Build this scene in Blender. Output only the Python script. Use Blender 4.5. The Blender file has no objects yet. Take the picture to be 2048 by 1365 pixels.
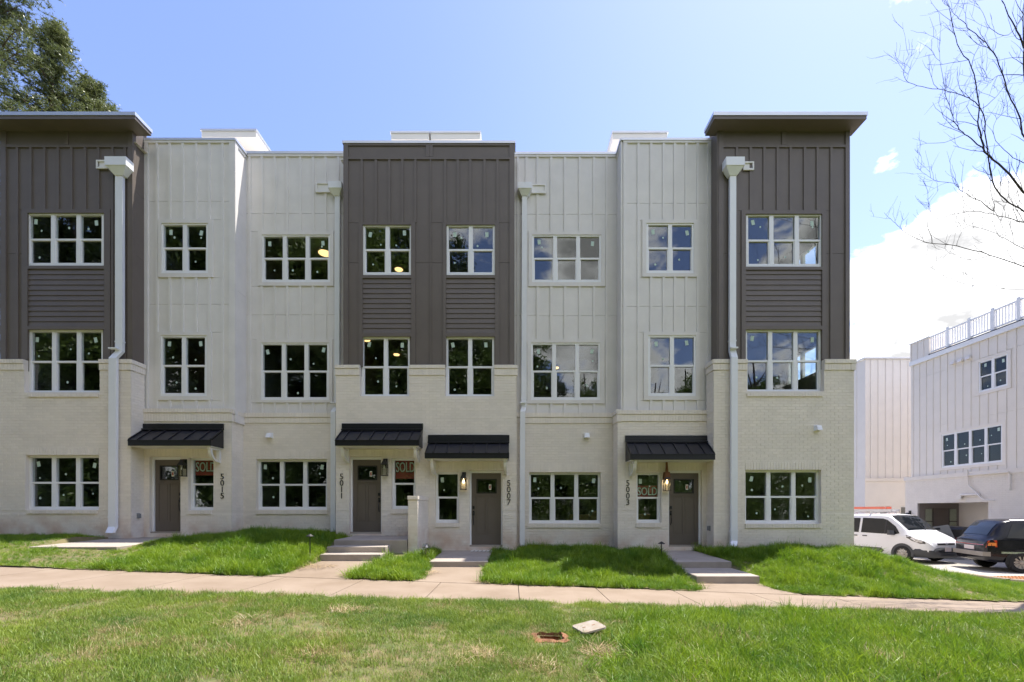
import bpy, bmesh, math, random
from mathutils import Vector, Matrix, Euler
import numpy as np

random.seed(7)
R = math.radians
scene = bpy.context.scene
COL = scene.collection

# ------------------------------------------------------------------ camera, sky, sun, exposure
F, CX, HY, EYE = 900.0, 1024.0, 1023.0, 1.45
cam_data = bpy.data.cameras.new('camera')
cam = bpy.data.objects.new('camera', cam_data)
COL.objects.link(cam)
cam.location = (0, 0, EYE)
cam.rotation_euler = (R(90), 0, 0)
cam_data.sensor_width = 36.0
cam_data.lens = 36.0 * F / 2048.0
cam_data.shift_y = (HY - 682.5) / 2048.0
cam_data.clip_start = 0.05
cam_data.clip_end = 2000
scene.camera = cam

SUN = Vector((0.36, 0.188, 1.0)).normalized()
SUN_EL = math.asin(SUN.z)
SUN_AZ = math.atan2(SUN.x, SUN.y)

world = bpy.data.worlds.new('World')
scene.world = world
world.use_nodes = True
wn, wl = world.node_tree.nodes, world.node_tree.links
wn.clear()


def wnode(t, **kw):
    n = wn.new(t)
    for k, v in kw.items():
        setattr(n, k, v)
    return n


w_out = wnode('ShaderNodeOutputWorld')
w_bg = wnode('ShaderNodeBackground')
w_bg.inputs['Strength'].default_value = 0.15
w_sky = wnode('ShaderNodeTexSky', sky_type='NISHITA', sun_disc=False, sun_elevation=SUN_EL,
              sun_rotation=SUN_AZ, altitude=200, air_density=1.0, dust_density=0.7, ozone_density=2.2)
w_tc = wnode('ShaderNodeTexCoord')
w_nz = wnode('ShaderNodeTexNoise')
w_nz.inputs['Scale'].default_value = 4.2
w_nz.inputs['Detail'].default_value = 9.0
w_nz.inputs['Roughness'].default_value = 0.58
w_nz.inputs['Distortion'].default_value = 0.15
w_map = wnode('ShaderNodeMapping')
w_map.inputs['Scale'].default_value = (1, 1, 1.7)
w_map.inputs['Location'].default_value = (3.1, 0.4, 0.0)
wl.new(w_tc.outputs['Generated'], w_map.inputs['Vector'])
wl.new(w_map.outputs['Vector'], w_nz.inputs['Vector'])


def w_blob(direction, c_in, c_out, b_in, b_out):
    """Cloud-bank bias: how much cloud there is round one compass direction."""
    d = wnode('ShaderNodeVectorMath', operation='DOT_PRODUCT')
    v = Vector(direction).normalized()
    d.inputs[1].default_value = v
    wl.new(w_tc.outputs['Generated'], d.inputs[0])
    m = wnode('ShaderNodeMapRange', interpolation_type='SMOOTHSTEP')
    m.inputs['From Min'].default_value = c_out
    m.inputs['From Max'].default_value = c_in
    m.inputs['To Min'].default_value = b_out
    m.inputs['To Max'].default_value = b_in
    wl.new(d.outputs['Value'], m.inputs['Value'])
    return m.outputs['Result']


def w_math(op, a, b):
    m = wnode('ShaderNodeMath', operation=op)
    for i, x in enumerate((a, b)):
        if isinstance(x, (int, float)):
            m.inputs[i].default_value = x
        else:
            wl.new(x, m.inputs[i])
    return m.outputs[0]


w_sep = wnode('ShaderNodeSeparateXYZ')
wl.new(w_tc.outputs['Generated'], w_sep.inputs[0])
w_ring = wnode('ShaderNodeMapRange', interpolation_type='SMOOTHSTEP')     # cumulus low round the horizon, clear above
w_ring.inputs['From Min'].default_value = 0.44
w_ring.inputs['From Max'].default_value = 0.16
w_ring.inputs['To Min'].default_value = -0.22
w_ring.inputs['To Max'].default_value = 0.09
wl.new(w_sep.outputs['Z'], w_ring.inputs['Value'])
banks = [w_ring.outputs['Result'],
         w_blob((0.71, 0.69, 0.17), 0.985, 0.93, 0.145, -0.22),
         w_blob((0.15, -0.85, 0.50), 0.93, 0.30, 0.07, -0.22),        # unseen cumulus behind the viewpoint, mirrored in upper panes, enlarged for facade fill light
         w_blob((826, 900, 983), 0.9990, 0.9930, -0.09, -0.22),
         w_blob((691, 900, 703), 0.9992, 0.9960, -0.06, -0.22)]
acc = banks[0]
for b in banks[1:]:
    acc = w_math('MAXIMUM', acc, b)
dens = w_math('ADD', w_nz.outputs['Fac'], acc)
w_cl = wnode('ShaderNodeMapRange', interpolation_type='SMOOTHSTEP')
w_cl.inputs['From Min'].default_value = 0.515
w_cl.inputs['From Max'].default_value = 0.60
wl.new(dens, w_cl.inputs['Value'])
# thin milky veil everywhere, thicker to the right
w_veil = w_blob((0.75, 0.55, 0.35), 1.0, 0.5, 0.03, 0.0)
w_fac = w_math('MAXIMUM', w_cl.outputs['Result'], w_veil)
w_sh = wnode('ShaderNodeMapRange')
w_sh.inputs['From Min'].default_value = 0.53
w_sh.inputs['From Max'].default_value = 0.69
w_sh.inputs['To Min'].default_value = 1.0
w_sh.inputs['To Max'].default_value = 0.30
wl.new(dens, w_sh.inputs['Value'])
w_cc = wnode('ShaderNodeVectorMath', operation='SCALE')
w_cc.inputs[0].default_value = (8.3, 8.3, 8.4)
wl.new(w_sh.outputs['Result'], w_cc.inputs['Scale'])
w_mix = wnode('ShaderNodeMix', data_type='RGBA')
wl.new(w_fac, w_mix.inputs['Factor'])
w_tint = wnode('ShaderNodeVectorMath', operation='MULTIPLY')
w_tint.inputs[1].default_value = (.87, .805, .95)
wl.new(w_sky.outputs['Color'], w_tint.inputs[0])
wl.new(w_tint.outputs['Vector'], w_mix.inputs['A'])
wl.new(w_cc.outputs['Vector'], w_mix.inputs['B'])
wl.new(w_mix.outputs['Result'], w_bg.inputs['Color'])
wl.new(w_bg.outputs['Background'], w_out.inputs['Surface'])

sun_data = bpy.data.lights.new('sun', 'SUN')
sun_data.energy = 4.2
sun_data.angle = R(0.53)
sun_data.color = (1.0, 0.95, 0.87)
sun = bpy.data.objects.new('sun', sun_data)
sun.rotation_euler = SUN.to_track_quat('Z', 'Y').to_euler()
sun.location = SUN * 60
COL.objects.link(sun)

scene.view_settings.view_transform = 'Standard'
scene.view_settings.look = 'None'
scene.view_settings.exposure = 1.22
scene.view_settings.gamma = 1.0
scene.view_settings.use_curve_mapping = False
scene.cycles.max_bounces = 8
scene.cycles.transparent_max_bounces = 16
scene.cycles.caustics_reflective = False
scene.cycles.caustics_refractive = False


# ------------------------------------------------------------------ helpers
def PX(px, d):
    return (px - CX) * d / F


def PZ(py, d):
    return EYE + (HY - py) * d / F


class MB:
    """Collects vertices and faces for one mesh."""

    def __init__(self):
        self.v, self.f = [], []

    def quad(self, a, b, c, d):
        n = len(self.v)
        self.v += [a, b, c, d]
        self.f.append((n, n + 1, n + 2, n + 3))

    def poly(self, pts):
        n = len(self.v)
        self.v += list(pts)
        self.f.append(tuple(range(n, n + len(pts))))

    def hexa(self, p):
        """8 points: bottom 0-3, top 4-7."""
        n = len(self.v)
        self.v += list(p)
        for q in ((0, 3, 2, 1), (4, 5, 6, 7), (0, 1, 5, 4), (1, 2, 6, 5), (2, 3, 7, 6), (3, 0, 4, 7)):
            self.f.append(tuple(n + i for i in q))

    def box(self, x0, x1, y0, y1, z0, z1):
        self.hexa([(x0, y0, z0), (x1, y0, z0), (x1, y1, z0), (x0, y1, z0),
                   (x0, y0, z1), (x1, y0, z1), (x1, y1, z1), (x0, y1, z1)])

    def mbox(self, m, u0, u1, z0, z1, n0, n1):
        """Box in wall coordinates (u along the wall, z up, n outwards)."""
        self.hexa([m(u0, z0, n0), m(u1, z0, n0), m(u1, z0, n1), m(u0, z0, n1),
                   m(u0, z1, n0), m(u1, z1, n0), m(u1, z1, n1), m(u0, z1, n1)])

    def tube(self, pts, rad, seg=6, cap=True):
        pts = [Vector(p) for p in pts]
        n0 = len(self.v)
        up = Vector((0.13, 0.21, 0.97)).normalized()
        for i, p in enumerate(pts):
            t = (pts[min(i + 1, len(pts) - 1)] - pts[max(i - 1, 0)]).normalized()
            a = t.cross(up)
            if a.length < 1e-3:
                a = t.cross(Vector((1, 0, 0)))
            a.normalize()
            b = t.cross(a)
            r = rad[i] if isinstance(rad, (list, tuple)) else rad
            for k in range(seg):
                th = 2 * math.pi * k / seg
                q = p + a * (r * math.cos(th)) + b * (r * math.sin(th))
                self.v.append(tuple(q))
        for i in range(len(pts) - 1):
            for k in range(seg):
                k2 = (k + 1) % seg
                self.f.append((n0 + i * seg + k, n0 + i * seg + k2, n0 + (i + 1) * seg + k2, n0 + (i + 1) * seg + k))
        if cap:
            self.f.append(tuple(n0 + k for k in range(seg)))
            self.f.append(tuple(n0 + (len(pts) - 1) * seg + k for k in reversed(range(seg))))

    def lathe(self, prof, seg=20, axis='z', c=(0, 0, 0)):
        n0 = len(self.v)
        for r, h in prof:
            for k in range(seg):
                th = 2 * math.pi * k / seg
                a, b = r * math.cos(th), r * math.sin(th)
                p = {'z': (a, b, h), 'y': (a, h, b), 'x': (h, a, b)}[axis]
                self.v.append((p[0] + c[0], p[1] + c[1], p[2] + c[2]))
        for i in range(len(prof) - 1):
            for k in range(seg):
                k2 = (k + 1) % seg
                self.f.append((n0 + i * seg + k, n0 + i * seg + k2, n0 + (i + 1) * seg + k2, n0 + (i + 1) * seg + k))

    def mesh(self, name, mat, smooth=False):
        me = bpy.data.meshes.new(name)
        me.from_pydata(self.v, [], self.f)
        if mat:
            me.materials.append(mat)
        if smooth:
            me.shade_smooth()
            me.set_sharp_from_angle(angle=R(38))
        me.update()
        return me


def props(o, label=None, cat=None, group=None, kind=None):
    for k, v in (('label', label), ('category', cat), ('group', group), ('kind', kind)):
        if v:
            o[k] = v
    return o


def attach(o, parent):
    if parent is not None:
        o.parent = parent
        o.matrix_parent_inverse = wmat(parent).inverted()
    return o


def wmat(o):
    m = o.matrix_basis.copy()
    if o.parent:
        m = wmat(o.parent) @ o.matrix_parent_inverse @ m
    return m


def new(name, data, mat=None, parent=None, smooth=False, local=False, **kw):
    """Links a mesh object (MB or mesh datablock). World coordinates unless local."""
    me = data.mesh(name, mat, smooth) if isinstance(data, MB) else data
    o = bpy.data.objects.new(name, me)
    COL.objects.link(o)
    if parent is not None:
        if local:
            o.parent = parent
        else:
            attach(o, parent)
    return props(o, **kw)


def empty(name, loc, rz=0.0, **kw):
    o = bpy.data.objects.new(name, None)
    o.empty_display_size = 0.3
    COL.objects.link(o)
    o.location = loc
    o.rotation_euler = (0, 0, rz)
    return props(o, **kw)


_unit = {}


def unit_box(mat):
    if mat.name not in _unit:
        b = MB()
        b.box(-.5, .5, -.5, .5, -.5, .5)
        _unit[mat.name] = b.mesh('unit_' + mat.name, mat)
    return _unit[mat.name]


def unit_wedge(mat):
    k = 'wedge' + mat.name
    if k not in _unit:
        b = MB()   # lap plank: thin at the top, proud at the bottom (front is -y)
        b.hexa([(-.5, -.5, -.5), (.5, -.5, -.5), (.5, .5, -.5), (-.5, .5, -.5),
                (-.5, .1, .5), (.5, .1, .5), (.5, .5, .5), (-.5, .5, .5)])
        _unit[k] = b.mesh('wedge_' + mat.name, mat)
    return _unit[k]


def piece(name, mat, parent, x0, x1, y0, y1, z0, z1, wedge=False, rot=None, **kw):
    """One box-shaped piece sharing its mesh with all alike pieces."""
    o = bpy.data.objects.new(name, unit_wedge(mat) if wedge else unit_box(mat))
    COL.objects.link(o)
    o.location = ((x0 + x1) / 2, (y0 + y1) / 2, (z0 + z1) / 2)
    o.scale = (abs(x1 - x0), abs(y1 - y0), abs(z1 - z0))
    if rot:
        o.rotation_euler = rot
    attach(o, parent)
    return props(o, **kw)


def wall_map(face, c):
    """face F: looks at the camera, plane y=c. P: looks to +x, plane x=c. N: looks to -x."""
    if face == 'F':
        return lambda u, z, n: (u, c - n, z)
    if face == 'P':
        return lambda u, z, n: (c + n, u, z)
    return lambda u, z, n: (c - n, u, z)


def mpiece(name, mat, parent, m, u0, u1, z0, z1, n0, n1, **kw):
    a, b = m(u0, z0, n0), m(u1, z1, n1)
    return piece(name, mat, parent, min(a[0], b[0]), max(a[0], b[0]), min(a[1], b[1]), max(a[1], b[1]), z0, z1, **kw)


def cut(rect, holes):
    """rect minus holes -> list of rects (u0,z0,u1,z1)."""
    out = [rect]
    for h in holes:
        nxt = []
        for r in out:
            u0, z0, u1, z1 = r
            a0, b0, a1, b1 = max(u0, h[0]), max(z0, h[1]), min(u1, h[2]), min(z1, h[3])
            if a0 >= a1 or b0 >= b1:
                nxt.append(r)
                continue
            if b0 > z0:
                nxt.append((u0, z0, u1, b0))
            if b1 < z1:
                nxt.append((u0, b1, u1, z1))
            if a0 > u0:
                nxt.append((u0, b0, a0, b1))
            if a1 < u1:
                nxt.append((a1, b0, u1, b1))
        out = nxt
    return out


def holed(mb, m, u0, u1, z0, z1, holes, n=0.0, reveal=0.18):
    for r in cut((u0, z0, u1, z1), holes):
        mb.quad(m(r[0], r[1], n), m(r[2], r[1], n), m(r[2], r[3], n), m(r[0], r[3], n))
    for h in holes:
        low = h[1] < z0
        a, b, c, d = max(h[0], u0), max(h[1], z0), min(h[2], u1), min(h[3], z1)
        if a >= c or b >= d:
            continue
        k = n - reveal
        mb.quad(m(a, b, n), m(a, d, n), m(a, d, k), m(a, b, k))
        mb.quad(m(c, b, n), m(c, d, n), m(c, d, k), m(c, b, k))
        if not low:
            mb.quad(m(a, b, n), m(c, b, n), m(c, b, k), m(a, b, k))
        if h[3] < z1:
            mb.quad(m(a, d, n), m(c, d, n), m(c, d, k), m(a, d, k))


def bricks(mb, m, u0, u1, z0, z1, holes, course=0.0766, blen=0.203, gap=0.010, depth=0.006, bond=True, seed=1):
    rnd = random.Random(seed)
    nc = max(1, round((z1 - z0) / course))
    ch = (z1 - z0) / nc
    for i in range(nc):
        a, b = z0 + i * ch + gap / 2, z0 + (i + 1) * ch - gap / 2
        spans = [(u0, u1)]
        for h in holes:
            if h[1] < b - .002 and h[3] > a + .002:
                ns = []
                for s in spans:
                    if h[2] <= s[0] or h[0] >= s[1]:
                        ns.append(s)
                        continue
                    if h[0] > s[0]:
                        ns.append((s[0], h[0]))
                    if h[2] < s[1]:
                        ns.append((h[2], s[1]))
                spans = ns
        off = ((i % 2) * 0.5 if bond else 0.0) * (blen + gap) + (math.floor(u0 / (blen + gap)) - 1) * (blen + gap)
        for s in spans:
            k = off
            while k < s[1]:
                p, q = max(k, s[0] + .001), min(k + blen, s[1] - .001)
                if q - p > 0.02:
                    dd = depth + rnd.uniform(-.0015, .0015)
                    # front face and four edges only
                    n = len(mb.v)
                    c = .0015
                    mb.v += [m(p, a, 0), m(q, a, 0), m(q, b, 0), m(p, b, 0),
                             m(p + c, a + c, dd), m(q - c, a + c, dd), m(q - c, b - c, dd), m(p + c, b - c, dd)]
                    for f in ((4, 5, 6, 7), (0, 1, 5, 4), (1, 2, 6, 5), (2, 3, 7, 6), (3, 0, 4, 7)):
                        mb.f.append(tuple(n + j for j in f))
                k += blen + gap


# ------------------------------------------------------------------ materials
def mat(name, col, rough=0.6, var=0.08, scale=2.0, bump=0.0, bscale=80.0, metal=0.0, spec=0.5, var2=None, coat=0.0):
    m = bpy.data.materials.new(name)
    m.use_nodes = True
    nt = m.node_tree
    N, L = nt.nodes, nt.links
    bs = N['Principled BSDF']
    bs.inputs['Roughness'].default_value = rough
    bs.inputs['Metallic'].default_value = metal
    bs.inputs['Specular IOR Level'].default_value = spec
    bs.inputs['Coat Weight'].default_value = coat
    geo = N.new('ShaderNodeNewGeometry')
    nz = N.new('ShaderNodeTexNoise')
    nz.inputs['Scale'].default_value = scale
    nz.inputs['Detail'].default_value = 6
    nz.inputs['Roughness'].default_value = 0.62
    L.new(geo.outputs['Position'], nz.inputs['Vector'])
    rp = N.new('ShaderNodeMapRange')
    rp.inputs['From Min'].default_value = 0.3
    rp.inputs['From Max'].default_value = 0.7
    L.new(nz.outputs['Fac'], rp.inputs['Value'])
    mx = N.new('ShaderNodeMix')
    mx.data_type = 'RGBA'
    c2 = var2 or tuple(c * (1 - 2 * var) for c in col)
    mx.inputs['A'].default_value = (*c2, 1)
    mx.inputs['B'].default_value = (*col, 1)
    L.new(rp.outputs['Result'], mx.inputs['Factor'])
    L.new(mx.outputs['Result'], bs.inputs['Base Color'])
    if bump:
        n2 = N.new('ShaderNodeTexNoise')
        n2.inputs['Scale'].default_value = bscale
        n2.inputs['Detail'].default_value = 4
        L.new(geo.outputs['Position'], n2.inputs['Vector'])
        bp = N.new('ShaderNodeBump')
        bp.inputs['Strength'].default_value = bump
        bp.inputs['Distance'].default_value = 0.01
        L.new(n2.outputs['Fac'], bp.inputs['Height'])
        L.new(bp.outputs['Normal'], bs.inputs['Normal'])
    return m


def emit(name, col, strength):
    m = bpy.data.materials.new(name)
    m.use_nodes = True
    b = m.node_tree.nodes['Principled BSDF']
    b.inputs['Base Color'].default_value = (*col, 1)
    b.inputs['Emission Color'].default_value = (*col, 1)
    b.inputs['Emission Strength'].default_value = strength
    return m


def glass(name, tint=(.88, .92, .90), f0=1.0, ior=1.75, rough=0.0):
    """Window pane: see-through with a strong mirror-like reflection, slightly wavy."""
    m = bpy.data.materials.new(name)
    m.use_nodes = True
    N, L = m.node_tree.nodes, m.node_tree.links
    N.clear()
    out = N.new('ShaderNodeOutputMaterial')
    tr = N.new('ShaderNodeBsdfTransparent')
    tr.inputs['Color'].default_value = (*tint, 1)
    gl = N.new('ShaderNodeBsdfGlossy')
    gl.inputs['Roughness'].default_value = rough
    gl.inputs['Color'].default_value = (f0, f0, f0, 1)
    fr = N.new('ShaderNodeFresnel')
    geo = N.new('ShaderNodeNewGeometry')
    io = N.new('ShaderNodeMapRange')      # same reflectance from either side of the pane
    io.inputs['To Min'].default_value = ior
    io.inputs['To Max'].default_value = 1 / ior
    L.new(geo.outputs['Backfacing'], io.inputs['Value'])
    L.new(io.outputs['Result'], fr.inputs['IOR'])
    nz = N.new('ShaderNodeTexNoise')
    nz.inputs['Scale'].default_value = 1.1
    nz.inputs['Detail'].default_value = 1
    L.new(geo.outputs['Position'], nz.inputs['Vector'])
    bp = N.new('ShaderNodeBump')
    bp.inputs['Strength'].default_value = 0.10
    bp.inputs['Distance'].default_value = 0.02
    L.new(nz.outputs['Fac'], bp.inputs['Height'])
    L.new(bp.outputs['Normal'], gl.inputs['Normal'])
    mx = N.new('ShaderNodeMixShader')
    L.new(fr.outputs[0], mx.inputs[0])
    L.new(tr.outputs[0], mx.inputs[1])
    L.new(gl.outputs[0], mx.inputs[2])
    L.new(mx.outputs[0], out.inputs['Surface'])
    return m


def leafy(name, c1, c2, trans=0.35, dry=None, dry_amt=0.0, nscale=0.7, gloss=0.06):
    """Leaves and grass: diffuse + translucent, colour varied per instance and in patches."""
    m = bpy.data.materials.new(name)
    m.use_nodes = True
    N, L = m.node_tree.nodes, m.node_tree.links
    N.clear()
    out = N.new('ShaderNodeOutputMaterial')
    geo = N.new('ShaderNodeNewGeometry')
    oi = N.new('ShaderNodeObjectInfo')
    nz = N.new('ShaderNodeTexNoise')
    nz.inputs['Scale'].default_value = nscale
    nz.inputs['Detail'].default_value = 5
    L.new(geo.outputs['Position'], nz.inputs['Vector'])
    ad = N.new('ShaderNodeMath')
    ad.operation = 'MULTIPLY_ADD'
    ad.inputs[1].default_value = 0.55
    L.new(oi.outputs['Random'], ad.inputs[0])
    rp = N.new('ShaderNodeMapRange')
    rp.inputs['From Min'].default_value = 0.32
    rp.inputs['From Max'].default_value = 0.68
    rp.inputs['To Max'].default_value = 0.5
    L.new(nz.outputs['Fac'], rp.inputs['Value'])
    L.new(rp.outputs['Result'], ad.inputs[2])
    mx = N.new('ShaderNodeMix')
    mx.data_type = 'RGBA'
    mx.inputs['A'].default_value = (*c1, 1)
    mx.inputs['B'].default_value = (*c2, 1)
    L.new(ad.outputs[0], mx.inputs['Factor'])
    col = mx.outputs['Result']
    if dry:
        n3 = N.new('ShaderNodeTexNoise')
        n3.inputs['Scale'].default_value = 1.5
        n3.inputs['Detail'].default_value = 5
        L.new(geo.outputs['Position'], n3.inputs['Vector'])
        a2 = N.new('ShaderNodeMath')
        a2.operation = 'MULTIPLY_ADD'
        a2.inputs[1].default_value = 0.34
        L.new(oi.outputs['Random'], a2.inputs[0])
        L.new(n3.outputs['Fac'], a2.inputs[2])
        r2 = N.new('ShaderNodeMapRange')
        r2.inputs['From Min'].default_value = 0.92 - dry_amt
        r2.inputs['From Max'].default_value = 1.02 - dry_amt
        L.new(a2.outputs[0], r2.inputs['Value'])
        m3 = N.new('ShaderNodeMix')
        m3.data_type = 'RGBA'
        L.new(r2.outputs['Result'], m3.inputs['Factor'])
        L.new(col, m3.inputs['A'])
        m3.inputs['B'].default_value = (*dry, 1)
        col = m3.outputs['Result']
    df = N.new('ShaderNodeBsdfDiffuse')
    tl = N.new('ShaderNodeBsdfTranslucent')
    gl = N.new('ShaderNodeBsdfGlossy')
    gl.inputs['Roughness'].default_value = 0.45
    L.new(col, df.inputs['Color'])
    L.new(col, tl.inputs['Color'])
    m1 = N.new('ShaderNodeMixShader')
    m1.inputs[0].default_value = trans
    L.new(df.outputs[0], m1.inputs[1])
    L.new(tl.outputs[0], m1.inputs[2])
    m2 = N.new('ShaderNodeMixShader')
    m2.inputs[0].default_value = gloss
    L.new(m1.outputs[0], m2.inputs[1])
    L.new(gl.outputs[0], m2.inputs[2])
    L.new(m2.outputs[0], out.inputs['Surface'])
    return m


def brick_paint(name, col):
    """Painted brick with a red-clay splash stain along the foot of the wall."""
    m = mat(name, col, rough=0.7, var=0.05, scale=1.3, bump=0.25, bscale=120)
    N, L = m.node_tree.nodes, m.node_tree.links
    bs = N['Principled BSDF']
    old = bs.inputs['Base Color'].links[0].from_socket
    geo = N.new('ShaderNodeNewGeometry')
    sp = N.new('ShaderNodeSeparateXYZ')
    L.new(geo.outputs['Position'], sp.inputs[0])
    a = N.new('ShaderNodeMath')
    a.operation = 'MULTIPLY_ADD'
    a.inputs[1].default_value = 0.032
    L.new(sp.outputs['X'], a.inputs[0])
    L.new(sp.outputs['Z'], a.inputs[2])
    mr = N.new('ShaderNodeMapRange')
    mr.inputs['From Min'].default_value = 0.42
    mr.inputs['From Max'].default_value = 1.05
    mr.inputs['To Min'].default_value = 0.8
    mr.inputs['To Max'].default_value = 0.0
    L.new(a.outputs[0], mr.inputs['Value'])
    nz = N.new('ShaderNodeTexNoise')
    nz.inputs['Scale'].default_value = 2.2
    nz.inputs['Detail'].default_value = 7
    L.new(geo.outputs['Position'], nz.inputs['Vector'])
    m2 = N.new('ShaderNodeMapRange')
    m2.inputs['From Min'].default_value = 0.38
    m2.inputs['From Max'].default_value = 0.66
    L.new(nz.outputs['Fac'], m2.inputs['Value'])
    mu = N.new('ShaderNodeMath')
    mu.operation = 'MULTIPLY'
    L.new(mr.outputs[0], mu.inputs[0])
    L.new(m2.outputs[0], mu.inputs[1])
    mx = N.new('ShaderNodeMix')
    mx.data_type = 'RGBA'
    L.new(mu.outputs[0], mx.inputs['Factor'])
    L.new(old, mx.inputs['A'])
    mx.inputs['B'].default_value = (.55, .34, .22, 1)
    isl = N.new('ShaderNodeMapRange')          # every brick a slightly different shade
    isl.inputs['To Min'].default_value = .955
    isl.inputs['To Max'].default_value = 1.02
    L.new(geo.outputs['Random Per Island'], isl.inputs['Value'])
    sc = N.new('ShaderNodeVectorMath')
    sc.operation = 'SCALE'
    L.new(mx.outputs['Result'], sc.inputs[0])
    L.new(isl.outputs['Result'], sc.inputs['Scale'])
    L.new(sc.outputs['Vector'], bs.inputs['Base Color'])
    return m


M = {}
M['brick'] = brick_paint('painted_brick', (.84, .770, .680))
M['mortar'] = brick_paint('painted_mortar', (.80, .730, .640))
M['siding'] = mat('pale_siding', (.76, .727, .693), rough=.55, var=.045, bump=.08, bscale=90)
M['dark'] = mat('dark_siding', (.143, .118, .100), rough=.5, var=.06, bump=.08, bscale=90)
M['coping'] = mat('coping_metal', (.62, .64, .68), rough=.35, var=.04, metal=.6)
M['white'] = mat('white_vinyl', (.83, .83, .84), rough=.4, var=.02)
M['trimwhite'] = mat('white_trim_paint', (.78, .76, .72), rough=.5, var=.03)
M['gutter'] = mat('gutter_white', (.80, .81, .83), rough=.35, var=.03)
M['black'] = mat('black_metal', (.012, .012, .016), rough=.38, var=.1, spec=.5)
M['blackpaint'] = mat('black_fixture', (.015, .014, .013), rough=.45, var=.1)
M['door'] = mat('taupe_door', (.14, .115, .095), rough=.45, var=.05, bump=.03)
M['glass'] = glass('window_glass')
M['dimglass'] = glass('dim_window_glass', tint=(.70, .74, .72), ior=1.38)
M['lampglass'] = glass('lantern_glass', tint=(.9, .9, .85), ior=1.45)
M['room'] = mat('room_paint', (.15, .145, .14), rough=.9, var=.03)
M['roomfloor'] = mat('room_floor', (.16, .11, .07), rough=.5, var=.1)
M['sticker'] = mat('sticker_paper', (.52, .66, .58), rough=.7, var=.05)
M['lit'] = emit('lamp_glow', (1.0, .72, .40), 9.0)
M['bulb'] = emit('bulb_glow', (1.0, .78, .45), 6.0)
M['discglow'] = emit('disc_lamp_glow', (1.0, .60, .26), 1.1)
M['red'] = mat('sign_red', (.38, .045, .04), rough=.5, var=.04)
M['cream'] = mat('sign_cream', (.80, .82, .72), rough=.6, var=.03)
M['concrete'] = mat('new_concrete', (.275, .212, .157), rough=.85, var2=(.205, .15, .102), scale=1.1, bump=.15, bscale=150)
M['stepconcrete'] = mat('step_concrete', (.40, .345, .29), rough=.85, var=.12, scale=2.2, bump=.15, bscale=150)
M['drive'] = mat('driveway_concrete', (.40, .37, .33), rough=.9, var=.12, scale=.9, bump=.15)
M['soil'] = mat('lawn_soil', (.09, .115, .035), rough=.95, var=.25, scale=6.0, bump=.4, bscale=60, var2=(.19, .135, .07))
M['forest'] = mat('ground_green', (.06, .075, .03), rough=.95, var=.2, scale=.3)
M['clay'] = mat('red_clay', (.33, .15, .075), rough=.95, var=.25, scale=14, bump=.6, bscale=60)
M['lid'] = mat('lid_plastic', (.31, .285, .245), rough=.6, var=.12, scale=9, var2=(.24, .18, .12))
M['bark'] = mat('bark_grey', (.055, .042, .036), rough=.9, var=.25, scale=9, bump=.5, bscale=30)
M['pinebark'] = mat('pine_bark', (.13, .085, .06), rough=.95, var=.3, scale=6, bump=.5, bscale=20)
M['needle'] = leafy('pine_needles', (.07, .10, .028), (.21, .235, .075), trans=.35, nscale=1.2)
M['leaf'] = leafy('broad_leaves', (.07, .12, .02), (.15, .22, .04), trans=.4, nscale=.5)
M['leafdark'] = leafy('dark_leaves', (.018, .038, .010), (.045, .075, .016), trans=.3, nscale=.5)
M['grass'] = leafy('lawn_blades', (.055, .145, .022), (.30, .37, .045), trans=.42, dry=(.42, .33, .16), dry_amt=.115, nscale=.8, gloss=.025)
M['lush'] = leafy('lush_blades', (.055, .17, .012), (.30, .41, .026), trans=.45, nscale=1.3, gloss=.03)
M['straw'] = leafy('dry_straw', (.36, .25, .13), (.50, .37, .20), trans=.15, nscale=2)
M['cardboard'] = mat('cardboard', (.36, .22, .11), rough=.9, var=.08)
M['outlet'] = mat('grey_outlet', (.24, .25, .26), rough=.4, var=.1)
M['blue'] = mat('blue_tape', (.05, .12, .45), rough=.6)

# ------------------------------------------------------------------ the terrace: four townhouses
def unit(label, x, z):
    return empty('townhouse', (x, 12.6, z), label=label, cat='townhouse', group='townhouses in the terrace')


U15 = unit('townhouse numbered 5015 at the left end with a dark tower', -11, .7)
U11 = unit('townhouse numbered 5011 with the left half of the dark central tower', -5.2, .7)
U07 = unit('townhouse numbered 5007 with the right half of the dark central tower', .5, .3)
U03 = unit('townhouse numbered 5003 at the right end with a dark overhanging roof', 6.2, .4)
XMID = PX(859.7, 12.86)


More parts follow.
